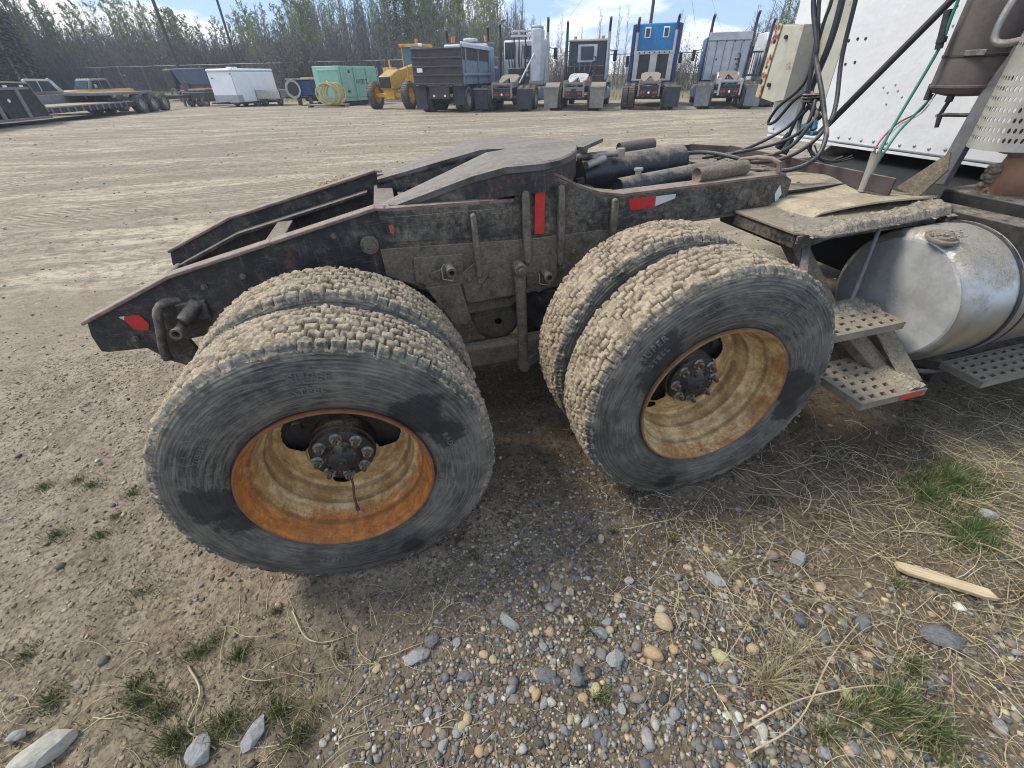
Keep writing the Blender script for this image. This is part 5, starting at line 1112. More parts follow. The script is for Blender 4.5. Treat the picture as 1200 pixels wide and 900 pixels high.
def put_tree(var, name, px, py_top, dist, label, group, thin=1.):
    b = at(px, 90, dist); zg = gb(b.x, b.y); t = at(px, py_top, dist); h = max(2.0, t.z-zg)
    o = empty(name, (b.x, b.y, zg)); o.rotation_euler.z = random.uniform(0, 6.28); s = h/10.2; o.scale = (max(s, .55)*thin, max(s, .55)*thin, s)
    obj('trunk', var[0], None, o); obj('crown', var[1], None, o); return tag(o, label, 'tree', group)
tops = [(-60, -80), (0, -70), (30, -50), (52, 0), (75, 22), (100, 24), (130, 18), (165, 16), (200, 20), (250, 40), (285, 42), (310, 30), (340, 12), (380, -15), (430, -12), (470, -30), (520, -25), (560, -20), (600, -5), (622, 25), (640, 60), (700, 75), (840, 70), (862, 25), (890, -5), (930, -30), (1010, -60)]
def topat(px): return float(np.interp(px, [t[0] for t in tops], [t[1] for t in tops]))
n = 0
for i in range(240):
    px = random.uniform(-90, 625) if i < 210 else random.uniform(862, 1010)
    d = random.uniform(76, 112) if px < 330 else (random.uniform(60, 95) if px < 800 else random.uniform(46, 62))
    bare = random.random() < (.25 if px < 600 else .7)
    put_tree(random.choice(BV if bare else TV), 'bare_poplar' if bare else 'budding_poplar', px, topat(px)-24+abs(random.gauss(0, 14))+(0 if i % 3 else random.uniform(0, 22)), d,
             'bare grey tree in the wood behind the chain link fence' if bare else 'poplar with olive green spring buds in the wood behind the fence', 'bare trees behind the fence' if bare else 'budding poplars behind the fence')
for px, t_, d in ((-8, -50, 62), (22, -45, 60), (40, -8, 63), (-40, -70, 60), (498, 4, 74), (455, 18, 80), (8, -60, 74), (30, -25, 72), (-25, -80, 78), (48, 12, 84), (472, -45, 66), (486, -30, 70), (462, -5, 78), (508, -15, 82), (14, -20, 90)):
    put_tree(random.choice(SV), 'spruce', px, t_, d, 'dark spruce standing among the bare trees '+('at the far left' if px < 100 else 'behind the yellow grader'), 'dark spruces '+('at the far left' if px < 100 else 'behind the grader'))
for px, t_, d in ((205, 18, 68), (228, 30, 70), (300, 8, 64), (318, 2, 62), (330, 20, 64), (63, 8, 76), (80, 12, 80)):
    put_tree(random.choice(BV), 'bare_birch', px, t_, d, 'tall slim leafless tree at the front edge of the wood', 'tall leafless trees at the wood edge', .8)
for i in range(44):
    px = random.uniform(622, 868); d = random.uniform(44, 62)
    put_tree(random.choice(BV), 'bare_sapling', px, random.choice([8, 25, 40, 45, 50, 55]) + random.uniform(-4, 12)+(20 if px > 790 else 0), d, 'slender leafless sapling behind the fence beyond the parked tractors', 'saplings behind the parked tractors', .55)
for i in range(235):
    px = random.uniform(-60, 960)
    if i < 105: px = random.uniform(-60, 620)
    base = {True: 66, False: 50}[px < 330] if px < 620 else 41
    d = base+random.uniform(2, 15)+(6 if px < 150 else 0); b = at(px, 90, d); zg = gb(b.x, b.y); o = obj('bare_shrub' if i % 5 else 'budding_shrub', random.choice(HV[:2]+HV[3:]) if i % 5 else HV[2], None)
    s = random.uniform(.8, 1.5)*(1.12 if px < 620 else .72); o.location = (b.x, b.y, zg); o.scale = (s*1.2, s*1.2, s); o.rotation_euler.z = random.uniform(0, 6.28)
    tag(o, 'leafless purple grey shrub in the thicket behind the fence' if i % 5 else 'shrub with yellow green buds in the thicket behind the fence', 'shrub', 'bare shrubs behind the fence' if i % 5 else 'budding shrubs behind the fence')
# far wood behind everything: one mass of stems
mb = MB(); rnd = random.Random(5)
for i in range(3600):
    px = rnd.uniform(-120, 640) if i < 3150 else rnd.uniform(850, 1050); d = rnd.uniform(88, 135); b = at(px, 90, d); zg = gb(b.x, b.y); h = max(3, (at(px, topat(px)+10, d).z-zg)*rnd.uniform(.45, 1.0)); p = Vector((b.x, b.y, zg)); q = p+Vector((rnd.gauss(0, .4), rnd.gauss(0, .4), h)); flat(mb, p, q, .07, Vector((b.x, b.y, 0)))
    for _ in range(9):
        a = p.lerp(q, rnd.uniform(.15, 1)); e = a+Vector((rnd.gauss(0, .7), rnd.gauss(0, .7), rnd.uniform(.3, 1.3))); flat(mb, a, e, .04, Vector((b.x, b.y, 0)))
tag(mb.o('far_wood', m_twig, None, smooth=False), 'far off bare wood behind the nearer trees', kind='stuff')
# dry grass on the verge
parts = []
nn = 16000; s_ = rng.uniform(-60, 95, nn); dd_ = rng.uniform(-6.5, 4, nn)
x = FP[0]+s_*.891+dd_*.454; y = FP[1]-s_*.454+dd_*.891; z = gbase(x, y)
c = np.array([[.36, .31, .19]])*rng.uniform(.5, 1.15, (nn, 1)); g_ = rng.random(nn) < .25; c[g_] = np.array([.13, .15, .06])*rng.uniform(.7, 1.2, (g_.sum(), 1))
V, Fc, C_ = blades(np.stack([x, y, z], 1), rng.uniform(.15, .6, nn), np.full(nn, .018), (.1, .9), c)
tag(obj('dry_grass', np_mesh('dry_grass', V, Fc, colors=C_), M_grass), 'dead yellow grass on the verge along the fence', kind='stuff')
# ---- chain link fence -------------------------------------------------------
m_galv = M('galvanised_pipe', (.24, .25, .26), (.18, .19, .20), 8, .45, metal=.6, bump=.05)
def fence(s0, s1, off, h, step_, label):
    fo = empty('chain_link_fence', (0, 0, 0)); tag(fo, label, 'fence')
    def P(s, z=0.): x, y = FP[0]+s*.891+off*.454, FP[1]-s*.454+off*.891; return Vector((x, y, gb(x, y)+z))
    k = int((s1-s0)/step_); mb0 = MB(); mb0.cyl((0, 0, -.1), (0, 0, h), .045, n=8); pm = mb0.mesh('fence_post'); pm.materials.append(m_galv)
    base = P(s0); fo.location = base
    for i in range(k+1): o_ = obj('fence_post', pm, None, fo); o_.location = P(s0+i*step_)-base
    mb = MB(); mb.tube([P(s0+i*step_, h)-base for i in range(k+1)], .032, 6); mb.o('top_rail', m_galv, fo)
    mb = MB(); sp_ = .14; s = s0
    while s < s1:                                    # diagonal wires
        for sg in (1, -1):
            a = P(s, .05) if sg > 0 else P(s+h, .05); b = P(min(s+h, s1), h) if sg > 0 else P(s, h); flat(mb, a-base, b-base, .0035, Vector((.454, .891, 0)))
        s += sp_
    tag(mb.o('wire_mesh', m_galv, fo, smooth=False), kind='stuff')
fence(-1.5, 66, 0, 2.35, 3.06, 'long chain link fence with a pale top rail behind the parked machines')
fence(-25, -3, 13, 2.3, 3.06, 'short lower stretch of chain link fence at the far left, set further back')
# ---- poles and wires --------------------------------------------------------
m_pole = M('old_pole_wood', (.085, .08, .08), (.05, .048, .05), 4, .85, bump=.3)
def pole(px, py, dist, px2, py2, r, label):
    a = at(px, py, dist); zg = gb(a.x, a.y); mb = MB(); mb.cyl((0, 0, -.2), (0, 0, 13.5), r, r*.75, 12); mb.box(-1.2, 1.2, -.06, .06, 12.6, 12.75)
    for x in (-1.1, -.4, .4, 1.1): mb.cyl((x, 0, 12.75), (x, 0, 12.95), .05, n=6)
    o_ = mb.o('utility_pole', m_pole); o_.location = (a.x, a.y, zg); b = at(px2, py2, dist)
    o_.rotation_euler = (0, (b.x-a.x)/max(1, b.z-a.z)*.0, .3); tag(o_, label, 'pole'); return o_
pa = pole(207, 74, 58, 0, 0, .15, 'leaning looking dark utility pole at the left, in front of the wood')
pb = pole(268, 44, 72, 0, 0, .15, 'second dark utility pole, right of the first, behind the white cargo trailer')
pc = pole(758, 60, 46, 0, 0, .14, 'utility pole rising just behind the tall blue sleeper truck')
mb = MB()
for (pq, pr) in (((0, 22), (330, 2)),): pass
def wire(p, q, sag, label, r=.012):
    mb = MB(); p, q = Vector(p), Vector(q); mb.tube([p.lerp(q, i/16)-Vector((0, 0, sag*4*(i/16)*(1-i/16))) for i in range(17)], r, 4); tag(mb.o('overhead_wire', m_pole), label, 'wire')
wire(pc.location+Vector((-1, 0, 12.8)), at(655, 34, 95), 1.0, 'thin overhead wire running left from the pole behind the blue truck')
wire(pc.location+Vector((1, 0, 12.9)), at(850, 44, 90), 1.0, 'thin overhead wire running right from the pole, above the silver rack truck')
wire(pc.location+Vector((.4, 0, 12.9)), at(815, 30, 60), .3, 'steeper overhead wire right of the pole behind the blue truck')

# ================================================================== parked machines
m_rub = M('old_rubber', (.035, .036, .04), (.06, .056, .052), 6, .85, dust=.72, bump=.3)
m_rimw = M('white_rim', (.50, .50, .48), (.38, .37, .35), 10, .5, dust=.4); m_dk = M('dark_chassis', (.025, .025, .028), (.05, .046, .045), 5, .75, dust=.35, rust=.2)
m_flap = M('mud_flap', (.032, .035, .045), (.06, .06, .062), 4, .8, dust=.35); m_dustt = M('dusty_fender', (.27, .245, .21), (.20, .18, .155), 5, .85, dust=.5)
m_wp = M('old_white_paint', (.60, .62, .64), (.48, .50, .52), 3, .5, dust=.2); m_bluep = M('blue_paint', (.018, .21, .47), (.018, .17, .40), 2, .35, dust=.12); m_bluedk = M('dark_blue_paint', (.012, .05, .16), (.014, .04, .12), 2, .35, dust=.15)
m_sil = M('silver_panel', (.50, .51, .53), (.40, .40, .42), 2.5, .4, metal=.5, dust=.25); m_cream2 = M('aluminium_rack', (.56, .53, .48), (.44, .42, .38), 4, .5, metal=.3, dust=.4)
m_glass = mat_glass(); m_amber = M('amber_lens', (.75, .28, .03), (.6, .2, .02), 5, .3); m_redl = M('red_lens', (.55, .02, .03), (.45, .02, .03), 5, .3); m_wl = M('white_lens', (.85, .85, .85), (.8, .8, .8), 5, .3)
m_yel = M('machine_yellow', (.74, .42, .05), (.60, .33, .045), 3, .5, dust=.35, rust=.1); m_mint = M('mint_green_paint', (.30, .55, .41), (.25, .47, .36), 2.5, .5, dust=.18, rust=.08); m_mintd = M('mint_green_door', (.25, .47, .35), (.21, .41, .31), 2.5, .5, dust=.18)
m_brown = M('brown_steel', (.085, .062, .062), (.055, .042, .042), 4, .7, dust=.25, rust=.3); m_bgrey = M('blue_grey_paint', (.24, .29, .35), (.17, .21, .26), 3, .5, dust=.25); m_steel = M('grey_steel', (.22, .22, .23), (.15, .15, .16), 6, .6, dust=.4)
m_dkcab = M('dark_cab_paint', (.055, .06, .075), (.035, .04, .05), 3, .45, dust=.25); m_pipe = M('stack_pipe', (.12, .12, .13), (.05, .05, .055), 5, .5, metal=.5)
m_plank = M('deck_planks', (.46, .40, .28), (.34, .29, .20), 5, .85, dust=.3, str_=(1, 6, 1)); m_mar = M('maroon_paint', (.17, .075, .06), (.12, .05, .045), 3, .5, dust=.35)
m_yhose = M('yellow_hose', (.55, .44, .18), (.45, .36, .15), 5, .6, dust=.2)
class Veh:
    def __init__(s, name, label, cat, loc, rz, sc=1.13, group=None):
        s.r = empty(name, (loc.x, loc.y, gb(loc.x, loc.y)), rz=rz); s.r.scale = (sc,)*3; tag(s.r, label, cat, group)
    def box(s, name, x0, x1, y0, y1, z0, z1, mt, bev=.02, par=None): mb = MB(); mb.box(x0, x1, y0, y1, z0, z1); return mb.o(name, mt, par or s.r, bevel=bev)
    def boxes(s, name, L_, mt, bev=.02, par=None):
        mb = MB(); [mb.box(*b) for b in L_]; return mb.o(name, mt, par or s.r, bevel=bev)
    def each(s, name, L_, mt, bev=.02, par=None): return [s.box(name, *b, mt, bev, par) for b in L_]
    def pr(s, name, poly, ax, a0, a1, mt, bev=.02, par=None): mb = MB(); mb.prism(poly, ax, a0, a1); return mb.o(name, mt, par or s.r, bevel=bev)
    def tube(s, name, path, r, mt, par=None, n=8): mb = MB(); mb.tube(path, r, n); return mb.o(name, mt, par or s.r)
    def cyl(s, name, a, b, r, mt, par=None, r1=None, n=16): mb = MB(); mb.cyl(a, b, r, r1, n); return mb.o(name, mt, par or s.r)
_wm = {}
def wheel_mesh(r, w_):
    if (r, w_) in _wm: return _wm[(r, w_)]
    mb = MB(); h = w_/2; mb.lathe([(r*.56, -h*.8), (r*.62, -h*.98), (r*.8, -h*1.04), (r*.94, -h*.98), (r*.985, -h*.86), (r, -h*.3), (r, h*.3), (r*.985, h*.86), (r*.94, h*.98), (r*.8, h*1.04), (r*.62, h*.98), (r*.56, h*.8)], (0, 0, 0), 'x', 40)
    for i in range(36):
        a = 2*PI*i/36
        for s in (-1, 1): mb.bar((s*h*.1, r*.99*math.cos(a), r*.99*math.sin(a)), (s*h*.95, r*.985*math.cos(a+.06), r*.985*math.sin(a+.06)), .05*r*2, .03)
    t = mb.mesh('tyre'); t.materials.append(m_rub)
    mb = MB(); mb.lathe([(r*.57, -h*.78), (r*.55, -h*.80), (r*.50, -h*.3), (r*.46, -.02), (r*.2, .02), (r*.19, -h*.5), (.001, -h*.55)], (0, 0, 0), 'x', 32); mb.lathe([(r*.57, h*.78), (r*.55, h*.80), (r*.50, h*.3), (r*.46, .02), (r*.2, .0), (r*.19, h*.5), (.001, h*.55)], (0, 0, 0), 'x', 32)
    for i in range(10):
        a = 2*PI*i/10
        for s in (-1, 1): mb.cyl((s*.02, r*.29*math.cos(a), r*.29*math.sin(a)), (s*.05, r*.29*math.cos(a), r*.29*math.sin(a)), .016, n=6)
    q = mb.mesh('rim'); _wm[(r, w_)] = (t, q); return t, q
def wh(v, x, y, r=.5, w_=.27, dual=False, mt=None):
    e = empty('wheel', (x, y, r), v.r); t, q = wheel_mesh(r, w_); s = 1 if x > 0 else -1
    obj('tyre', t, None, e)
    rm = obj('rim', q, mt or m_rimw, e)
    if dual: o_ = obj('tyre', t, None, e); o_.location.x = -s*(w_+.05)
    return e
def tractor(px, py, label, o):
    p = G(px, py); v = Veh('parked_tractor', label, 'truck', p, HD, o.get('sc', 1.13), 'highway tractors parked in a row'); r = .53
    for y in (.42, 1.75): wh(v, -1.09, y, r, .27, True); wh(v, 1.09, y, r, .27, True)
    wh(v, -1.03, o.get('fw', 6.3), r, .28); wh(v, 1.03, o.get('fw', 6.3), r, .28)
    v.each('frame_rail', [(-.46, -.36, -.35, 7, .72, .98), (.36, .46, -.35, 7, .72, .98)], m_dk, .01)
    v.box('rear_crossmember', -.46, .46, -.36, -.26, .55, .95, o.get('cross', m_dk)); v.box('axle', -1.0, 1.0, .3, .54, .42, .58, m_dk); v.box('axle', -1.0, 1.0, 1.63, 1.87, .42, .58, m_dk)
    v.box('tail_panel', -.42, .42, -.40, -.37, .56, .80, m_dk, .01)
    for x in (-.33, -.22, .22, .33): v.cyl('tail_lamp', (x, -.40, .70), (x, -.42, .70), .045, m_redl, n=12)
    v.cyl('tail_lamp', (0, -.40, .70), (0, -.42, .70), .05, m_wl, n=12)
    f0, f1 = o.get('flap', (m_flap, m_flap)); 
    for x, mt in ((-1.09, f0), (1.09, f1)):
        if mt: v.box('mud_flap', x-.33, x+.33, -.24, -.22, .12, .90, mt, .005)
    if o.get('fender'):
        for x in (-1.09, 1.09): A_ = [math.radians(q) for q in range(15, 170, 11)]; v.pr('fender', [(.42+.60*math.cos(q), .53+.60*math.sin(q)) for q in A_]+[(.42+.575*math.cos(q), .53+.575*math.sin(q)) for q in A_[::-1]], 'x', x-.34, x+.34, m_dustt, .005)
    # fifth wheel with its V throat
    f5 = v.pr('fifth_wheel', [(-.46, .35), (-.44, -.25), (-.34, -.60), (-.22, -.62), (-.03, .05), (.03, .05), (.22, -.62), (.34, -.60), (.44, -.25), (.46, .35), (.3, .55), (-.3, .55)], 'z', -.04, .04, o.get('fwm', m_dustt), .01); f5.location = (0, 1.0, 1.28); f5.rotation_euler.x = .30
    v.boxes('tail_frame', [(-.50, -.42, -.40, -.34, .55, 1.14), (.42, .50, -.40, -.34, .55, 1.14), (-.42, .42, -.40, -.36, 1.06, 1.14)], o.get('ramp', m_dustt), .01)
    v.each('spring_hanger', [(-.62, -.50, .9, 1.3, .4, .95), (.50, .62, .9, 1.3, .4, .95)], m_dk, .02); v.cyl('air_can', (-.25, .2, .62), (-.25, -.1, .62), .12, m_steel); v.cyl('air_can', (.25, .2, .62), (.25, -.1, .62), .12, m_steel)
    v.each('battery_box', [(.75, 1.2, 2.6, 3.15, .45, .95), (-1.2, -.75, 2.6, 3.15, .45, .95)], m_sil, .03)
    for q_ in range(4): v.tube('deck_hose', sm([(-.3+q_*.2, 2.9, 1.15), (-.25+q_*.18, 2.4, 1.35+.08*(q_ % 2)), (-.1+q_*.1, 1.9, 1.2), (-.1+q_*.08, 1.6, 1.1)], 4), .022, m_dk)
    v.each('ramp', [(-.50, -.40, -.3, .8, .95, 1.2), (.40, .50, -.3, .8, .95, 1.2)], o.get('ramp', m_dustt), .02)
    v.cyl('fuel_tank', (-1.05, 3.3, .62), (-1.05, 4.6, .62), .31, m_sil, n=24); v.cyl('fuel_tank', (1.05, 3.3, .62), (1.05, 4.6, .62), .31, m_sil, n=24)
    v.box('deck', -.9, .9, 2.4, 3.1, .95, 1.0, m_dk)
    sd_n = hash_n = int(abs(px)) % 3
    v.cyl('air_tank', (-.3, 1.9, .9), (-.3, 2.5, .9), .13, m_steel); v.cyl('air_tank', (.2, 1.9, .85), (.2, 2.5, .85), .13, m_dk)
    for s_ in (-1, 1):
        v.each('cab_step', [(s_*1.12-.10, s_*1.12+.10, 4.7, 5.2, .5, .56), (s_*1.12-.08, s_*1.12+.08, 4.7, 5.2, .85, .90)], m_sil, .01)
        v.tube('grab_rail', [(s_*1.13, 3.95, 1.2), (s_*1.17, 3.9, 1.3), (s_*1.17, 3.9, 2.3), (s_*1.13, 3.95, 2.4)], .02, m_sil, n=6)
        v.box('flap_bracket', s_*1.09-.36, s_*1.09+.36, -.26, -.22, .90, .96, m_steel, .005)
    for q_, mt_ in enumerate((m_brown, m_bluedk, m_dk)): v.tube('coiled_line', [(.5+.07*math.cos(t_*1.1)+.03*q_-.9*(sd_n == 1), 2.75+.05*q_, 1.25+.035*t_+.07*math.sin(t_*1.1)) for t_ in range(26)], .016, mt_, n=5)
    v.box('headboard', -.55, .55, 2.9, 2.95, 1.0, 1.35, m_steel, .01)
    return v
def stack(v, x, y, h, z0=1.2, mt=m_pipe, mt2=m_dk): s = v.cyl('exhaust_stack', (x, y, z0), (x, y, h-.55), .075, mt); v.tube('stack_tip', [(x, y, h-.56), (x, y, h-.25), (x+.01, y-.05, h-.1), (x+.02, y-.14, h)], .065, mt2, s)
def mirror(v, x, y, z): a = v.box('mirror', x-.09, x+.09, y-.04, y+.04, z-.25, z+.25, m_dk, .03); v.cyl('mirror_arm', (x, y, z+.2), (x*.75, y, z+.25), .02, m_dk, a)
# 1. white rig tractor
v = tractor(591, 131, 'white tractor with dark pole gear and tall white housing, beside the dump truck', {'flap': (m_flap, m_flap)})
cb = v.box('cab', -1.1, 1.1, 4.0, 5.6, 1.0, 2.95, m_wp, .08); v.box('hood', -.8, .8, 5.6, 7.3, .9, 1.9, m_wp, .1)
v.box('rear_window', -1.02, -.45, 3.985, 4.0, 2.15, 2.85, m_glass, .02, cb); v.box('rear_window', .0, .6, 3.985, 4.0, 2.15, 2.7, m_glass, .02, cb)
v.box('lower_panel', -1.08, -.2, 3.96, 3.985, 1.45, 2.1, m_wp, .02, cb)
v.box('tall_housing', .72, 1.20, 2.7, 3.6, 1.15, 3.30, m_wp, .05); v.box('housing_cap', .70, 1.16, 2.75, 3.55, 3.30, 3.42, m_sil, .04)
v.each('rack_post', [(-.32, -.26, 3.1, 3.16, 1.0, 3.05), (-.05, .0, 3.1, 3.16, 1.0, 3.05), (.28, .34, 3.1, 3.16, 1.0, 3.3)], m_dk, .01)
v.each('rack_beam', [(-.45, .75, 3.05, 3.15, 3.0, 3.08), (-.40, .7, 3.05, 3.15, 3.2, 3.28)], m_wp, .01)
for i in range(6): v.tube('hanging_hose', sm([(-.6+i*.2, 3.0, 2.7), (-.5+i*.17, 2.8, 2.1-.1*(i % 3)), (-.35+i*.15, 2.7, 1.5), (-.2+i*.1, 2.5, 1.15)], 4), .03, m_dk)
v.box('winch', -.5, .3, 2.6, 3.0, 1.05, 1.75, m_dk, .05); v.cyl('brace', (.35, 1.6, 1.1), (.85, 2.7, 2.3), .035, m_wp); stack(v, 1.33, 3.8, 3.75, mt=m_sil); stack(v, -1.2, 3.8, 3.6)
mirror(v, 1.45, 5.4, 2.4)
# 2. dark day cab
v = tractor(672, 130, 'dark day cab tractor with dusty tan fenders, left of the tall blue truck', {'flap': (m_dustt, m_dustt), 'fender': 1, 'cross': m_dustt, 'fwm': m_wp, 'ramp': m_dustt})
cb = v.box('cab', -1.0, 1.0, 4.0, 5.7, 1.05, 2.85, m_dkcab, .09); v.box('roof_cap', -1.02, 1.02, 3.96, 5.0, 2.82, 2.92, m_cream2, .03, cb); fr = v.box('window_surround', -.50, .50, 3.965, 3.99, 1.95, 2.70, m_wp, .03, cb); v.box('rear_window', -.34, .34, 3.94, 3.96, 2.05, 2.62, m_glass, .03, cb)
for x in (-.72, .72): a = v.cyl('beacon', (x, 4.3, 2.92), (x, 4.3, 3.05), .085, m_amber, cb)
v.box('hood', -.75, .75, 5.7, 7.4, .9, 1.8, m_dkcab, .1); v.box('headboard', -.95, .95, 3.5, 3.56, 1.0, 1.8, m_dk, .02); v.box('side_box', .45, 1.0, 2.9, 3.5, 1.0, 1.4, m_brown, .03)
for i in range(5): v.tube('hanging_hose', sm([(-.6+i*.3, 3.45, 1.9), (-.5+i*.25, 3.2, 1.5), (-.3+i*.15, 3.1, 1.15)], 4), .025, m_dk)
v.box('logo_plate', -.12, .12, -.425, -.42, .60, .88, m_dk, .0); v.cyl('beacon', (.35, 2.3, 1.15), (.35, 2.3, 1.3), .08, m_amber)
stack(v, -1.08, 3.8, 3.62); stack(v, 1.08, 3.8, 3.72, mt=m_sil); mirror(v, -1.35, 5.3, 2.25); mirror(v, 1.35, 5.3, 2.25)
# 3. tall blue sleeper
v = tractor(757, 129, 'tall bright blue sleeper tractor with two small rear windows and an aluminium rack', {'flap': (None, m_flap), 'fwm': m_dustt})
cb = v.box('sleeper', -1.12, 1.12, 2.9, 5.2, 1.0, 3.42, m_bluep, .06); v.box('side_fairing', -1.17, -1.0, 2.7, 3.1, .95, 3.38, m_bluedk, .03, cb); v.box('side_fairing', 1.0, 1.17, 2.7, 3.1, .95, 3.38, m_bluedk, .03, cb)
for x in (-.44, .44): w_ = v.box('window_frame', x-.14, x+.14, 2.87, 2.9, 2.85, 3.28, m_wl, .05, cb); v.box('rear_window', x-.09, x+.09, 2.855, 2.87, 2.90, 3.22, m_glass, .04, cb)
rk = v.box('rack_frame', -.95, .95, 2.62, 2.68, 2.20, 2.34, m_cream2, .01)
v.each('rack_upright', [(-.95, -.72, 2.62, 2.68, 1.2, 2.2), (.72, .95, 2.62, 2.68, 1.2, 2.2), (-.17, .17, 2.62, 2.68, 1.2, 2.2)], m_cream2, .01, rk); v.box('rack_base', -.95, .95, 2.6, 2.68, 1.12, 1.2, m_cream2, .01, rk)
v.each('mesh_panel', [(-.72, -.17, 2.65, 2.67, 1.2, 2.2), (.17, .72, 2.65, 2.67, 1.2, 2.2)], m_dk, .0, rk)
for i in range(7): v.cyl('rack_hole', (-.72+i*.24, 2.61, 2.27), (-.72+i*.24, 2.625, 2.27), .035, m_dk, rk, n=10)
v.box('cab', -1.05, 1.05, 5.2, 6.2, 1.0, 2.7, m_bluep, .1); v.box('hood', -.8, .8, 6.2, 8.0, .9, 1.8, m_bluep, .1)
stack(v, -.92, 2.75, 3.62, 2.2, m_sil); stack(v, .92, 2.75, 3.68, 2.2, m_sil); mirror(v, -1.4, 5.6, 2.0); mirror(v, 1.42, 5.6, 2.1)
# 4. silver headache rack
v = tractor(848, 128, 'dark blue tractor with big ribbed silver headache rack, right of the tall blue truck', {'flap': (m_steel, m_steel), 'ramp': m_sil, 'fwm': m_dk})
cb = v.box('cab', -1.08, 1.08, 3.3, 5.6, 1.0, 2.9, m_bluedk, .1); v.box('hood', -.95, .95, 5.6, 7.4, .8, 1.8, m_bluedk, .2)
rk = v.box('headache_rack', -1.02, .95, 2.9, 2.98, 1.1, 3.02, m_sil, .02)
v.each('rib', [(-1.0+i*.38, -.96+i*.38, 2.87, 2.90, 1.15, 2.6) for i in range(6)], m_steel, .005, rk); v.box('rack_cap', -1.05, .98, 2.86, 2.90, 2.68, 2.72, m_steel, .005, rk)
for x in (-.62, -.2, .2, .6): v.cyl('rack_hole', (x, 2.85, 2.66), (x, 2.875, 2.66), .035, m_dk, rk, n=10)
for x in (-.5, .4): v.cyl('rack_hole', (x, 2.89, 1.95), (x, 2.90, 1.95), .04, m_dk, rk, n=10)
v.each('chain_rack', [(1.0, 1.62, 2.95, 3.0, 2.18, 2.26), (1.0, 1.62, 2.95, 3.0, 1.25, 1.33)], m_brown, .01); v.each('chain_bar', [(1.02+i*.1, 1.05+i*.1, 2.96, 2.99, 1.33, 2.18) for i in range(6)], m_brown, .0)
v.tube('hoop', sm([(-.45, 1.6, 1.0), (-.45, 1.5, 1.35), (-.45, 1.1, 1.35), (-.45, .9, 1.0)], 5), .05, m_sil); v.tube('hoop', sm([(.45, 1.6, 1.0), (.45, 1.5, 1.35), (.45, 1.1, 1.35), (.45, .9, 1.0)], 5), .05, m_sil)
stack(v, -.98, 3.1, 3.7); stack(v, 1.0, 3.1, 3.75); mirror(v, -1.45, 5.5, 2.2); mirror(v, 1.45, 5.5, 2.3)
# 5. white and silver sleeper partly behind the foreground cab
v = tractor(921, 126, 'pale silver sleeper tractor at the right end of the row', {'sc': 1.15})
cb = v.pr('sleeper', [(2.7, 1.0), (2.7, 2.7), (2.95, 3.0), (5.2, 3.05), (5.6, 2.6), (5.9, 1.0)], 'x', -1.15, 1.12, m_wp, .06); v.box('rear_panel', -.8, 1.05, 2.66, 2.70, 1.05, 2.75, m_bluedk, .03, cb); v.box('hood', -.9, .9, 5.9, 7.6, .8, 1.8, m_wp, .2)
v.box('tail_reflector', -1.19, -1.16, 2.8, 3.0, 1.7, 2.0, m_redl, .01, cb); stack(v, -1.05, 2.5, 3.45); mirror(v, -1.5, 5.6, 2.4)
# 6. dump truck
p = G(518, 132); v = Veh('dump_truck', 'dump truck with a ribbed dark brown steel box and blue grey cab carrying amber beacons', 'truck', p, HD, 1.13)
for y in (.75, 2.1): wh(v, -1.07, y, .52, .27, True); wh(v, 1.07, y, .52, .27, True)
wh(v, -1.05, 6.4, .52, .28); wh(v, 1.05, 6.4, .52, .28)
v.each('frame_rail', [(-.45, -.35, 0, 7.4, .75, 1.0), (.35, .45, 0, 7.4, .75, 1.0)], m_dk, .01); v.box('axle', -1, 1, .65, .85, .42, .6, m_dk)
tg_ = v.box('tailgate', -1.25, 1.25, -.12, -.04, 1.12, 2.50, m_brown, .01)
v.each('rib', [(-1.25, 1.25, -.17, -.12, 1.12+i*.33, 1.18+i*.33) for i in range(5)], m_brown, .01, tg_); v.box('number_plate', -1.0, -.72, -.185, -.175, 1.60, 1.76, m_wl, .005, tg_)
v.pr('tarp_edge', [(1.18, 2.56), (1.34, 2.50), (1.34, 2.66), (1.18, 2.72)], 'y', .0, 4.1, m_wp, .02, tg_); v.box('hydraulic_line', -.9, .9, -.15, -.12, 2.44, 2.50, m_dk, .01, tg_)
bd = v.boxes('dump_box', [(-1.25, -1.17, -.04, 4.2, 1.12, 2.62), (1.17, 1.25, -.04, 4.2, 1.12, 2.62), (-1.17, 1.17, -.04, 4.2, 1.12, 1.2), (-1.25, 1.25, 4.2, 4.28, 1.12, 2.9)], m_bgrey, .01)
v.box('dirty_band', 1.25, 1.262, .0, 4.1, 2.05, 2.5, m_brown, 0, bd); v.each('side_rib', [(1.25, 1.31, .3+i*1.8, .40+i*1.8, 1.15, 2.5) for i in range(3)], m_bgrey, .01, bd); v.box('side_ledge', 1.25, 1.36, -.04, 4.2, 1.45, 1.55, m_bgrey, .02, bd); v.box('tarp_roll', -1.2, 1.2, 3.9, 4.15, 2.62, 2.82, m_wp, .06, bd); v.pr('cab_guard', [(-1.25, 2.82), (1.25, 2.82), (1.25, 2.9), (-1.25, 2.9)], 'y', 4.2, 5.2, m_bgrey, .01, bd)
cb = v.box('cab', -1.0, 1.0, 4.5, 6.0, 1.1, 2.75, m_bgrey, .1); v.box('hood', -.8, .8, 6.0, 7.6, .9, 1.9, m_bluedk, .12); v.box('roof_vent', -.35, .35, 4.6, 5.1, 2.92, 3.10, m_wp, .06, cb)
for x in (-.95, .95): v.cyl('beacon', (x, 4.7, 2.9), (x, 4.7, 3.18), .11, m_amber, cb)
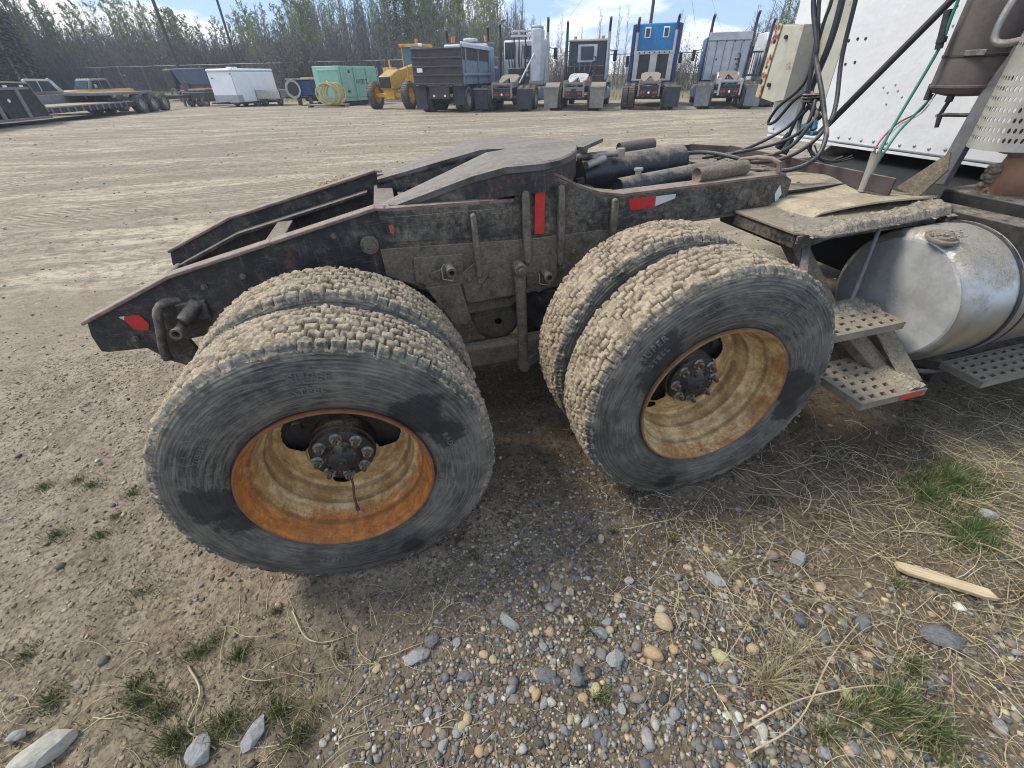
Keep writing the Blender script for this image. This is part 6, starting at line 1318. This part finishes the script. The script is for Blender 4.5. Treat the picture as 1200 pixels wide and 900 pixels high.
v.each('mud_flap', [(-1.35, -.75, .1, .12, .12, 1.08), (.6, 1.2, .1, .12, .3, 1.08)], m_flap, .005); v.box('hitch_plate', -.5, .5, -.1, -.02, .55, 1.08, m_brown, .02)
for x in (-.28, .28): v.cyl('tail_lamp', (x, -.10, .68), (x, -.13, .68), .05, m_wl, n=12)
stack(v, -1.15, 4.4, 3.45, 1.2, m_sil); stack(v, 1.15, 4.4, 3.5, 1.2, m_dk); v.cyl('air_filter', (1.35, 5.9, 1.3), (1.35, 5.9, 2.1), .14, m_sil); v.cyl('fuel_tank', (1.0, 3.3, .65), (1.0, 4.4, .65), .3, m_sil)
# 7. road grader, facing the camera
p = G(462, 128); v = Veh('road_grader', 'yellow road grader facing the camera with amber lights on its cab roof', 'grader', p, HD+PI, 1.1)
for x in (-1.05, 1.05): wh(v, x, 0, .66, .38, False, m_yel)
for y in (-4.6, -6.1): wh(v, -1.05, y, .66, .4, False, m_yel); wh(v, 1.05, y, .66, .4, False, m_yel)
v.box('front_axle', -.95, .95, -.12, .12, .55, .78, m_yel, .04); v.box('axle_centre', -.3, .3, -.25, .3, .45, 1.1, m_yel, .06)
v.pr('nose_box', [(.55, .95), (.55, 1.55), (-.5, 1.85), (-1.1, 1.85), (-1.1, 1.2), (-.2, .95)], 'x', -.36, .36, m_yel, .04); v.box('radiator', -.32, .32, .56, .60, 1.0, 1.5, m_dk, .01)
v.pr('main_beam', [(-.6, 1.3), (-.6, 1.75), (-3.4, 2.15), (-3.4, 1.75)], 'x', -.18, .18, m_yel, .02); cb = v.boxes('cab', [(-.72, .72, -4.6, -3.3, 1.2, 1.9), (-.74, .74, -4.65, -3.2, 2.95, 3.1), (-.72, -.66, -3.36, -3.3, 1.9, 2.95), (.66, .72, -3.36, -3.3, 1.9, 2.95), (-.72, -.66, -4.6, -4.54, 1.9, 2.95), (.66, .72, -4.6, -4.54, 1.9, 2.95), (-.03, .03, -3.35, -3.3, 1.9, 2.95)], m_yel, .01)
v.box('windscreen', -.66, .66, -3.34, -3.325, 1.9, 2.95, mat_glass('cab_glass', (.07, .16, .20)), 0, cb); v.box('side_window', .68, .70, -4.5, -3.4, 1.9, 2.95, mat_glass('cab_glass2', (.07, .16, .20)), 0, cb); v.box('side_window', -.70, -.68, -4.5, -3.4, 1.9, 2.95, m_glass, 0, cb)
v.cyl('beacon', (-.1, -3.8, 3.1), (-.1, -3.8, 3.35), .09, m_amber, cb); v.box('roof_lamp', -.74, -.5, -3.2, -3.1, 2.95, 3.1, m_wl, .02, cb); v.box('roof_lamp', .5, .74, -3.2, -3.1, 2.95, 3.1, m_amber, .02, cb)
v.box('engine_cover', -.6, .6, -7.2, -4.7, 1.3, 2.1, m_yel, .05); v.box('tool_box', .2, .9, -1.5, -1.0, 1.6, 1.95, m_yel, .03); v.cyl('lift_cylinder', (.55, -1.3, 1.4), (.55, -1.25, 2.3), .05, m_yel); v.cyl('lift_cylinder', (-.55, -1.3, .9), (-.55, -1.25, 2.0), .05, m_yel)
v.pr('blade', [(-2.2, .25), (-2.3, .5), (-2.2, .8), (-2.15, .8), (-2.24, .5), (-2.15, .25)], 'x', -1.7, 1.7, m_steel, .005)
# 8. green generator enclosure on a skid, with the hose coil lying in front
ga, gbb, gc = G(372, 120), G(405, 124.5), G(447, 122); dv = (gbb-ga); rz = math.radians(-36)
v = Veh('generator_enclosure', 'mint green steel generator enclosure with louvred side and a hazard diamond on its door', 'generator', gbb, rz, 1.0)
rz = math.radians(-8)
Lg = 4.3; Wg = 2.3
bxx = v.box('enclosure', -Wg, 0, 0, Lg, .28, 2.36, m_mint, .03)
d_ = v.box('door', -Wg*.80, -.08, -.05, -.002, .5, 2.15, m_mintd, .02, bxx); v.box('door_header', -Wg*.82, -.06, -.07, -.05, 2.10, 2.18, m_mint, .01, bxx)
v.box('handle', -.22, -.18, -.09, -.05, 1.1, 1.4, m_dk, .01, bxx)
a_ = v.pr('hazard_sign', [(-Wg*.5, 1.12), (-Wg*.5+.22, 1.36), (-Wg*.5, 1.60), (-Wg*.5-.22, 1.36)], 'y', -.058, -.051, m_redl, 0, bxx); v.pr('hazard_sign_face', [(-Wg*.5, 1.16), (-Wg*.5+.18, 1.36), (-Wg*.5, 1.56), (-Wg*.5-.18, 1.36)], 'y', -.064, -.058, m_wl, 0, bxx); v.box('flame_mark', -Wg*.5-.06, -Wg*.5+.06, -.068, -.064, 1.28, 1.46, m_redl, 0, bxx)
v.each('side_panel', [(.0, .04, .15+i*1.42, 1.45+i*1.42, .5, 2.25) for i in range(3)], m_mintd, .01, bxx); v.each('panel_rib', [(.04, .07, .1+i*1.42, .16+i*1.42, .35, 2.3) for i in range(4)], m_mint, .005, bxx)
v.each('vent', [(.045, .05, .9, 1.1, 1.95, 2.12), (.045, .05, .55, .8, .8, .95)], m_dk, 0, bxx)
cu = bpy.data.curves.new('lettering', 'FONT'); cu.body = 'H100 T'; cu.size = .42; cu.extrude = .004; to = bpy.data.objects.new('t', cu); COL.objects.link(to); dg = bpy.context.evaluated_depsgraph_get(); lm = bpy.data.meshes.new_from_object(to.evaluated_get(dg)); bpy.data.objects.remove(to); lm.materials.clear()
lo_ = obj('lettering', lm, m_dk, bxx); lo_.location = (.048, 1.65, 1.30); lo_.rotation_euler = (PI/2, 0, PI/2)
v.boxes('skid', [(-Wg+.1, -Wg+.3, -.3, Lg+.3, .05, .28), (-.3, -.1, -.3, Lg+.3, .05, .28), (-Wg, 0, -.2, -.05, .1, .25)], m_dk, .01)
p = G(392, 126); v = Veh('hose_coil', 'coil of yellow hose lying on a skid in front of the green enclosure', 'hose', p, rz, 1.0)
mb = MB()
for i in range(7):
    r0 = .62-.03*(i % 3); cx = -.35+.11*i; mb.tube([(cx+r0*math.cos(t*2*PI/28), .05*i-.2, .80+.95*r0*math.sin(t*2*PI/28)) for t in range(29)], .045, 8, False)
mb.o('hose', m_yhose, v.r); p = G(384, 125.5); v = Veh('wooden_skid', 'low grey skid under the yellow hose coil', 'skid', p, rz, 1.0); v.each('skid_board', [(-1.2, 1.5, -.5+i*.25, -.3+i*.25, .12, .17) for i in range(4)], m_dustt, .01); v.each('skid_runner', [(-1.2, -1.05, -.5, .5, 0, .12), (1.3, 1.45, -.5, .5, 0, .12)], m_dustt, .01)
# 9. blue pump unit with hose reel, yellow box behind
p = G(354, 124); v = Veh('pump_unit', 'small blue pump trailer with a round hose reel at the left of the green enclosure', 'pump', p, rz, 1.0)
v.box('body', -.55, .95, .2, 2.2, .6, 1.60, m_bluedk, .08); v.box('rim_rail', -.75, 1.0, .0, 2.3, 1.58, 1.68, m_bgrey, .03); a_ = v.cyl('hose_reel', (-.35, .15, 1.05), (-.35, .0, 1.05), .38, m_dk, n=28)
mb = MB(); [mb.tube([(-.35+(.42+.05*i)*math.cos(t*2*PI/28), -.02*i+.05, 1.05+(.46+.05*i)*math.sin(t*2*PI/28)) for t in range(29)], .03, 8, False) for i in range(3)]; mb.o('hose', m_cream2, a_)
for x in (-.2, .6): wh(v, x, .5, .3, .18)
p = G(368, 122.5); v = Veh('yellow_tank_unit', 'yellow box unit squeezed between the blue pump and the green enclosure', 'machine', p, rz, 1.0); v.box('body', -.9, .5, 1.2, 3.2, .5, 1.75, m_yel, .06); v.each('louvre', [(-.5, -.2, 1.17, 1.2, .8+i*.12, .86+i*.12) for i in range(4)], m_dk, .0); v.box('base', -.9, .5, 1.2, 3.2, .2, .5, m_dk, .03)
# 10. white cargo trailer
a_, b_ = G(251, 126), G(283, 125.6); dv = b_-a_; rz2 = math.radians(-34); Wt = 2.3
v = Veh('cargo_trailer', 'plain white enclosed cargo trailer with grey stone guards', 'trailer', b_, rz2, 1.0)
Lt = 4.0; m_tw = M('trailer_white', (.84, .85, .86), (.78, .79, .80), 1.5, .4, dust=.15)
body = v.box('body', -Wt, 0, 0, Lt, .30, 2.15, m_tw, .05); rf = v.box('roof', -Wt-.03, .03, -.05, Lt+.03, 2.15, 2.34, m_tw, .10, body); v.box('roof_vent', -.5-Wt*.3, -Wt*.3, .8, 1.4, 2.33, 2.45, m_white, .05, rf)
v.box('stone_guard', -Wt-.005, .005, -.02, 0, .30, .75, m_sil, .0, body); v.box('stone_guard', .0, .015, -.01, .45, .30, .75, m_sil, 0, body); v.box('stone_guard', .0, .015, Lt-.5, Lt, .3, .9, m_sil, 0, body); v.box('trim_strip', -.01, .012, -.03, 0, .3, 2.1, m_sil, 0, body)
v.box('marker_lamp', -.12, -.04, -.06, -.03, 1.98, 2.04, m_dk, 0, body); v.box('marker_lamp', -Wt+.3, -Wt+.5, -.03, -.01, 1.75, 1.82, m_steel, 0, body); v.box('chassis', -Wt+.05, -.05, -.1, Lt, .18, .30, m_dk, .01)
for y in (1.7, 2.5): wh(v, -Wt+.12, y, .33, .2); wh(v, -.12, y, .33, .2)
v.boxes('tongue', [(-Wt*.6, -Wt*.55, -1.2, 0, .25, .33), (-Wt*.45, -Wt*.4, -1.2, 0, .25, .33)], m_dk, .01)
# 11. low grey utility trailer and black clutter, blue tank behind
p = G(316, 124); v = Veh('utility_trailer', 'small flat grey box trailer at the right end of the white cargo trailer', 'trailer', p, rz2+.12, 1.0)
v.box('bed', -.9, 1.2, 0, 1.6, .45, 1.0, m_cream2, .02); v.each('side_post', [(-.95, -.88, -.03, .03, .3, 1.05), (1.15, 1.22, -.03, .03, .3, 1.05)], m_dk, .01); v.box('drawbar', 1.2, 2.8, .6, .75, .45, .55, m_dk, .01)
for x in (-.5, .8): wh(v, x, .3, .28, .16)
p = G(228, 125); v = Veh('black_equipment_trailer', 'low black trailer loaded with dark boxes left of the white cargo trailer', 'trailer', p, rz2, 1.0)
v.box('bed', -.8, 1.6, 0, 2, .35, .95, m_dk, .05); v.box('tank', -.5, 1.4, .3, 1.6, .95, 1.15, m_brown, .1); v.tube('hitch_frame', [(-2.3, .2, .4), (-.8, .2, .5), (-.8, 1, .5), (-2.3, .9, .4)], .06, m_steel); v.box('jack', -1.2, -1.05, .1, .25, 0, .7, m_steel, .01); v.tube('guard_hoop', sm([(-1.3, .1, .3), (-1.2, .1, .9), (-.6, .1, 1.0), (-.5, .1, .4)], 4), .05, m_steel)
for x in (-.3, .6, 1.2): wh(v, x, .1, .3, .18)
p = G(231, 120); v = Veh('grain_box_truck', 'dull blue high sided truck with red underframe, far behind the cargo trailer', 'truck', p, rz2, 1.1)
v.pr('box', [(-1.2, 1.15), (-1.75, 2.15), (-1.6, 2.3), (1.9, 2.3), (2.0, 1.15)], 'y', .1, 2.0, M('faded_blue', (.055, .085, .14), (.04, .06, .10), 4, .6, dust=.3), .05); v.box('cab', -2.9, -1.8, .1, 1.9, .9, 2.3, m_dk, .15); v.box('underframe', -1.6, 2.0, .2, 1.8, .75, 1.15, M('faded_red', (.25, .06, .05), (.18, .05, .045), 4, .6, dust=.3), .03); v.cyl('reel', (-.6, .1, 1.05), (-.6, -.05, 1.05), .35, m_brown)
for x in (-2.3, 1.0, 1.7): wh_ = empty('wheel', (x, .2, .5), v.r); wh_.rotation_euler.z = PI/2; t, q = wheel_mesh(.5, .27); obj('tyre', t, None, wh_); obj('rim', q, m_rimw, wh_)
# 12. low loader trailer at the left
A = G(63, 144); B = G(178, 131); dv = B-A; rz3 = math.atan2(dv.y, dv.x)-PI/2
LL = dv.length; v = Veh('lowboy_trailer', 'long low loader trailer with a raised gooseneck and three rear axles at the left edge', 'trailer', A, rz3, 1.0)
dk_ = v.box('deck_frame', -2.9, 0, 0, LL*.86, .38, .62, m_dk, .02); v.each('deck_plank', [(-2.85+i*.47, -2.42+i*.47, .02, LL*.86, .62, .67) for i in range(6)], m_plank, .01, dk_)
v.each('side_gusset', [(.0, .05, .25+i*.55, .33+i*.55, .38, .64) for i in range(int(LL*.86/.55)-1)], m_steel, 0, dk_)
gn = v.pr('gooseneck', [(0.05, .35), (-.35, 1.62), (-3.4, 1.70), (-7, 1.45), (-7, 1.15), (-2.8, 1.25), (-2.2, .30)], 'x', -2.9, 0, m_dk, .02); v.each('neck_beam', [(.0, .05, -6.9, -.4, 1.40, 1.50), (.0, .05, -2.7, -2.5, .3, 1.45)], m_dustt, .01, gn); v.pr('neck_deck', [(-.33, 1.63), (-3.4, 1.71), (-7, 1.46), (-7, 1.52), (-3.4, 1.77), (-.35, 1.69)], 'x', -2.9, .03, m_plank, .01, gn)
v.pr('neck_ramp', [(.05, .50), (-.33, 1.62), (-.38, 1.62), (-.02, .45)], 'x', .01, .06, m_dustt, 0, gn); v.box('neck_post', .01, .07, -1.3, -1.1, .3, 1.5, m_steel, .01, gn); v.cyl('lamp', (.02, -1.9, 1.0), (.05, -1.9, 1.0), .07, m_wl, gn)
v.each('neck_lamp', [(.03, .06, -.9-i*.9, -.7-i*.9, 1.50, 1.58) for i in range(4)], m_wl, 0, gn); v.box('lower_rail', -2.9, .04, -4.5, .1, .22, .32, m_steel, .02, gn)
rb = v.box('rear_deck', -2.9, 0, LL*.66, LL*1.12, 1.0, 1.15, m_steel, .02)
for i in range(3): wh(v, -.1, LL*.90+i*1.35, .5, .5); wh(v, -2.8, LL*.90+i*1.35, .5, .5)
v.box('side_rail', -2.95, -2.85, LL*.25, LL*.86, .67, 1.1, m_steel, .02); v.boxes('tail_frame', [(-2.9, -2.7, LL*1.12, LL*1.12+5, .6, .8), (-.3, -.1, LL*1.12, LL*1.12+5, .6, .8), (-2.9, -.1, LL*1.12+4.8, LL*1.12+5, .6, .8)], m_dk, .02)
# 13/14. two old pickups behind it
def pickup(px, py, rz, label, body, roof, sc):
    p = G(px, py); v = Veh('pickup_truck', label, 'pickup', p, rz, sc)
    b = v.pr('body', [(-1.6, .45), (-1.65, 1.0), (-.9, 1.12), (.6, 1.15), (3.3, 1.15), (3.35, .5)], 'y', -.95, .95, body, .08)
    c = v.pr('cab', [(.1, 1.12), (.45, 1.78), (1.65, 1.82), (1.85, 1.15)], 'y', -.85, .85, roof, .07); [(v.pr('side_window', [(.35, 1.2), (.58, 1.68), (1.05, 1.70), (1.05, 1.2)], 'y', s_*.865, s_*.85, m_glass, .01, c), v.pr('side_window', [(1.10, 1.2), (1.10, 1.70), (1.58, 1.70), (1.70, 1.2)], 'y', s_*.865, s_*.85, m_glass, .01, c)) for s_ in (-1, 1)]
    mb = MB(); mb.add([(1.90, -.74, 1.22), (1.90, .74, 1.22), (1.70, .70, 1.72), (1.70, -.70, 1.72)], [(0, 1, 2, 3)]); o_ = mb.o('rear_window', m_glass, c); mb = MB(); mb.add([(.08, -.74, 1.20), (.08, .74, 1.20), (.38, .70, 1.70), (.38, -.70, 1.70)], [(3, 2, 1, 0)]); mb.o('windscreen', m_glass, c)
    for i in range(5): v.box('roof_lamp', .5, .56, -.6+i*.3, -.55+i*.3, 1.80, 1.84, m_wl, .01, c)
    for x in (-.9, 2.5):
        for y in (-.85, .85): e = empty('wheel', (x, y, .36), v.r); e.rotation_euler.z = PI/2; t, q = wheel_mesh(.36, .22); obj('tyre', t, None, e); obj('rim', q, m_rimw, e)
    v.box('bumper', -1.75, -1.62, -.9, .9, .45, .6, m_sil, .02); v.box('tailgate', 3.34, 3.38, -.8, .8, .6, 1.1, body, .01); v.box('mirror', .5, .6, -1.15, -.98, 1.25, 1.45, m_sil, .02)
    return v
a_ = G(40, 128); b_ = G(95, 126); rr = math.atan2(b_.y-a_.y, b_.x-a_.x)
pk = pickup(42, 127.5, 0, 'old maroon pickup with a cream roof behind the low loader', m_mar, m_cream2, 1.03); q_ = at(78, 110, 43); pk.r.location = (q_.x, q_.y, gb(q_.x, q_.y)); pk.r.rotation_euler.z = math.radians(30)+PI
pk = pickup(105, 122, 0, 'old yellow pickup with roof lights, right of the maroon pickup', m_yel, m_steel, 1.05); q_ = at(96, 110, 53); pk.r.location = (q_.x, q_.y, gb(q_.x, q_.y)); pk.r.rotation_euler.z = math.radians(55)

# ---- thin air haze over the yard
HZ = M('x', (1, 1, 1)); bpy.data.materials.remove(HZ)
hm_ = bpy.data.materials.new('haze'); hm_.use_nodes = True; ht = hm_.node_tree; ht.nodes.clear(); ho = ht.nodes.new('ShaderNodeOutputMaterial'); hv = ht.nodes.new('ShaderNodeVolumePrincipled')
hv.inputs['Color'].default_value = (.80, .87, 1, 1); hv.inputs['Density'].default_value = .0013; ht.links.new(hv.outputs[0], ho.inputs['Volume'])
mb = MB(); mb.box(-190, 190, -12, 205, -2.2, 36); tag(mb.o('haze', hm_, smooth=False), kind='stuff')
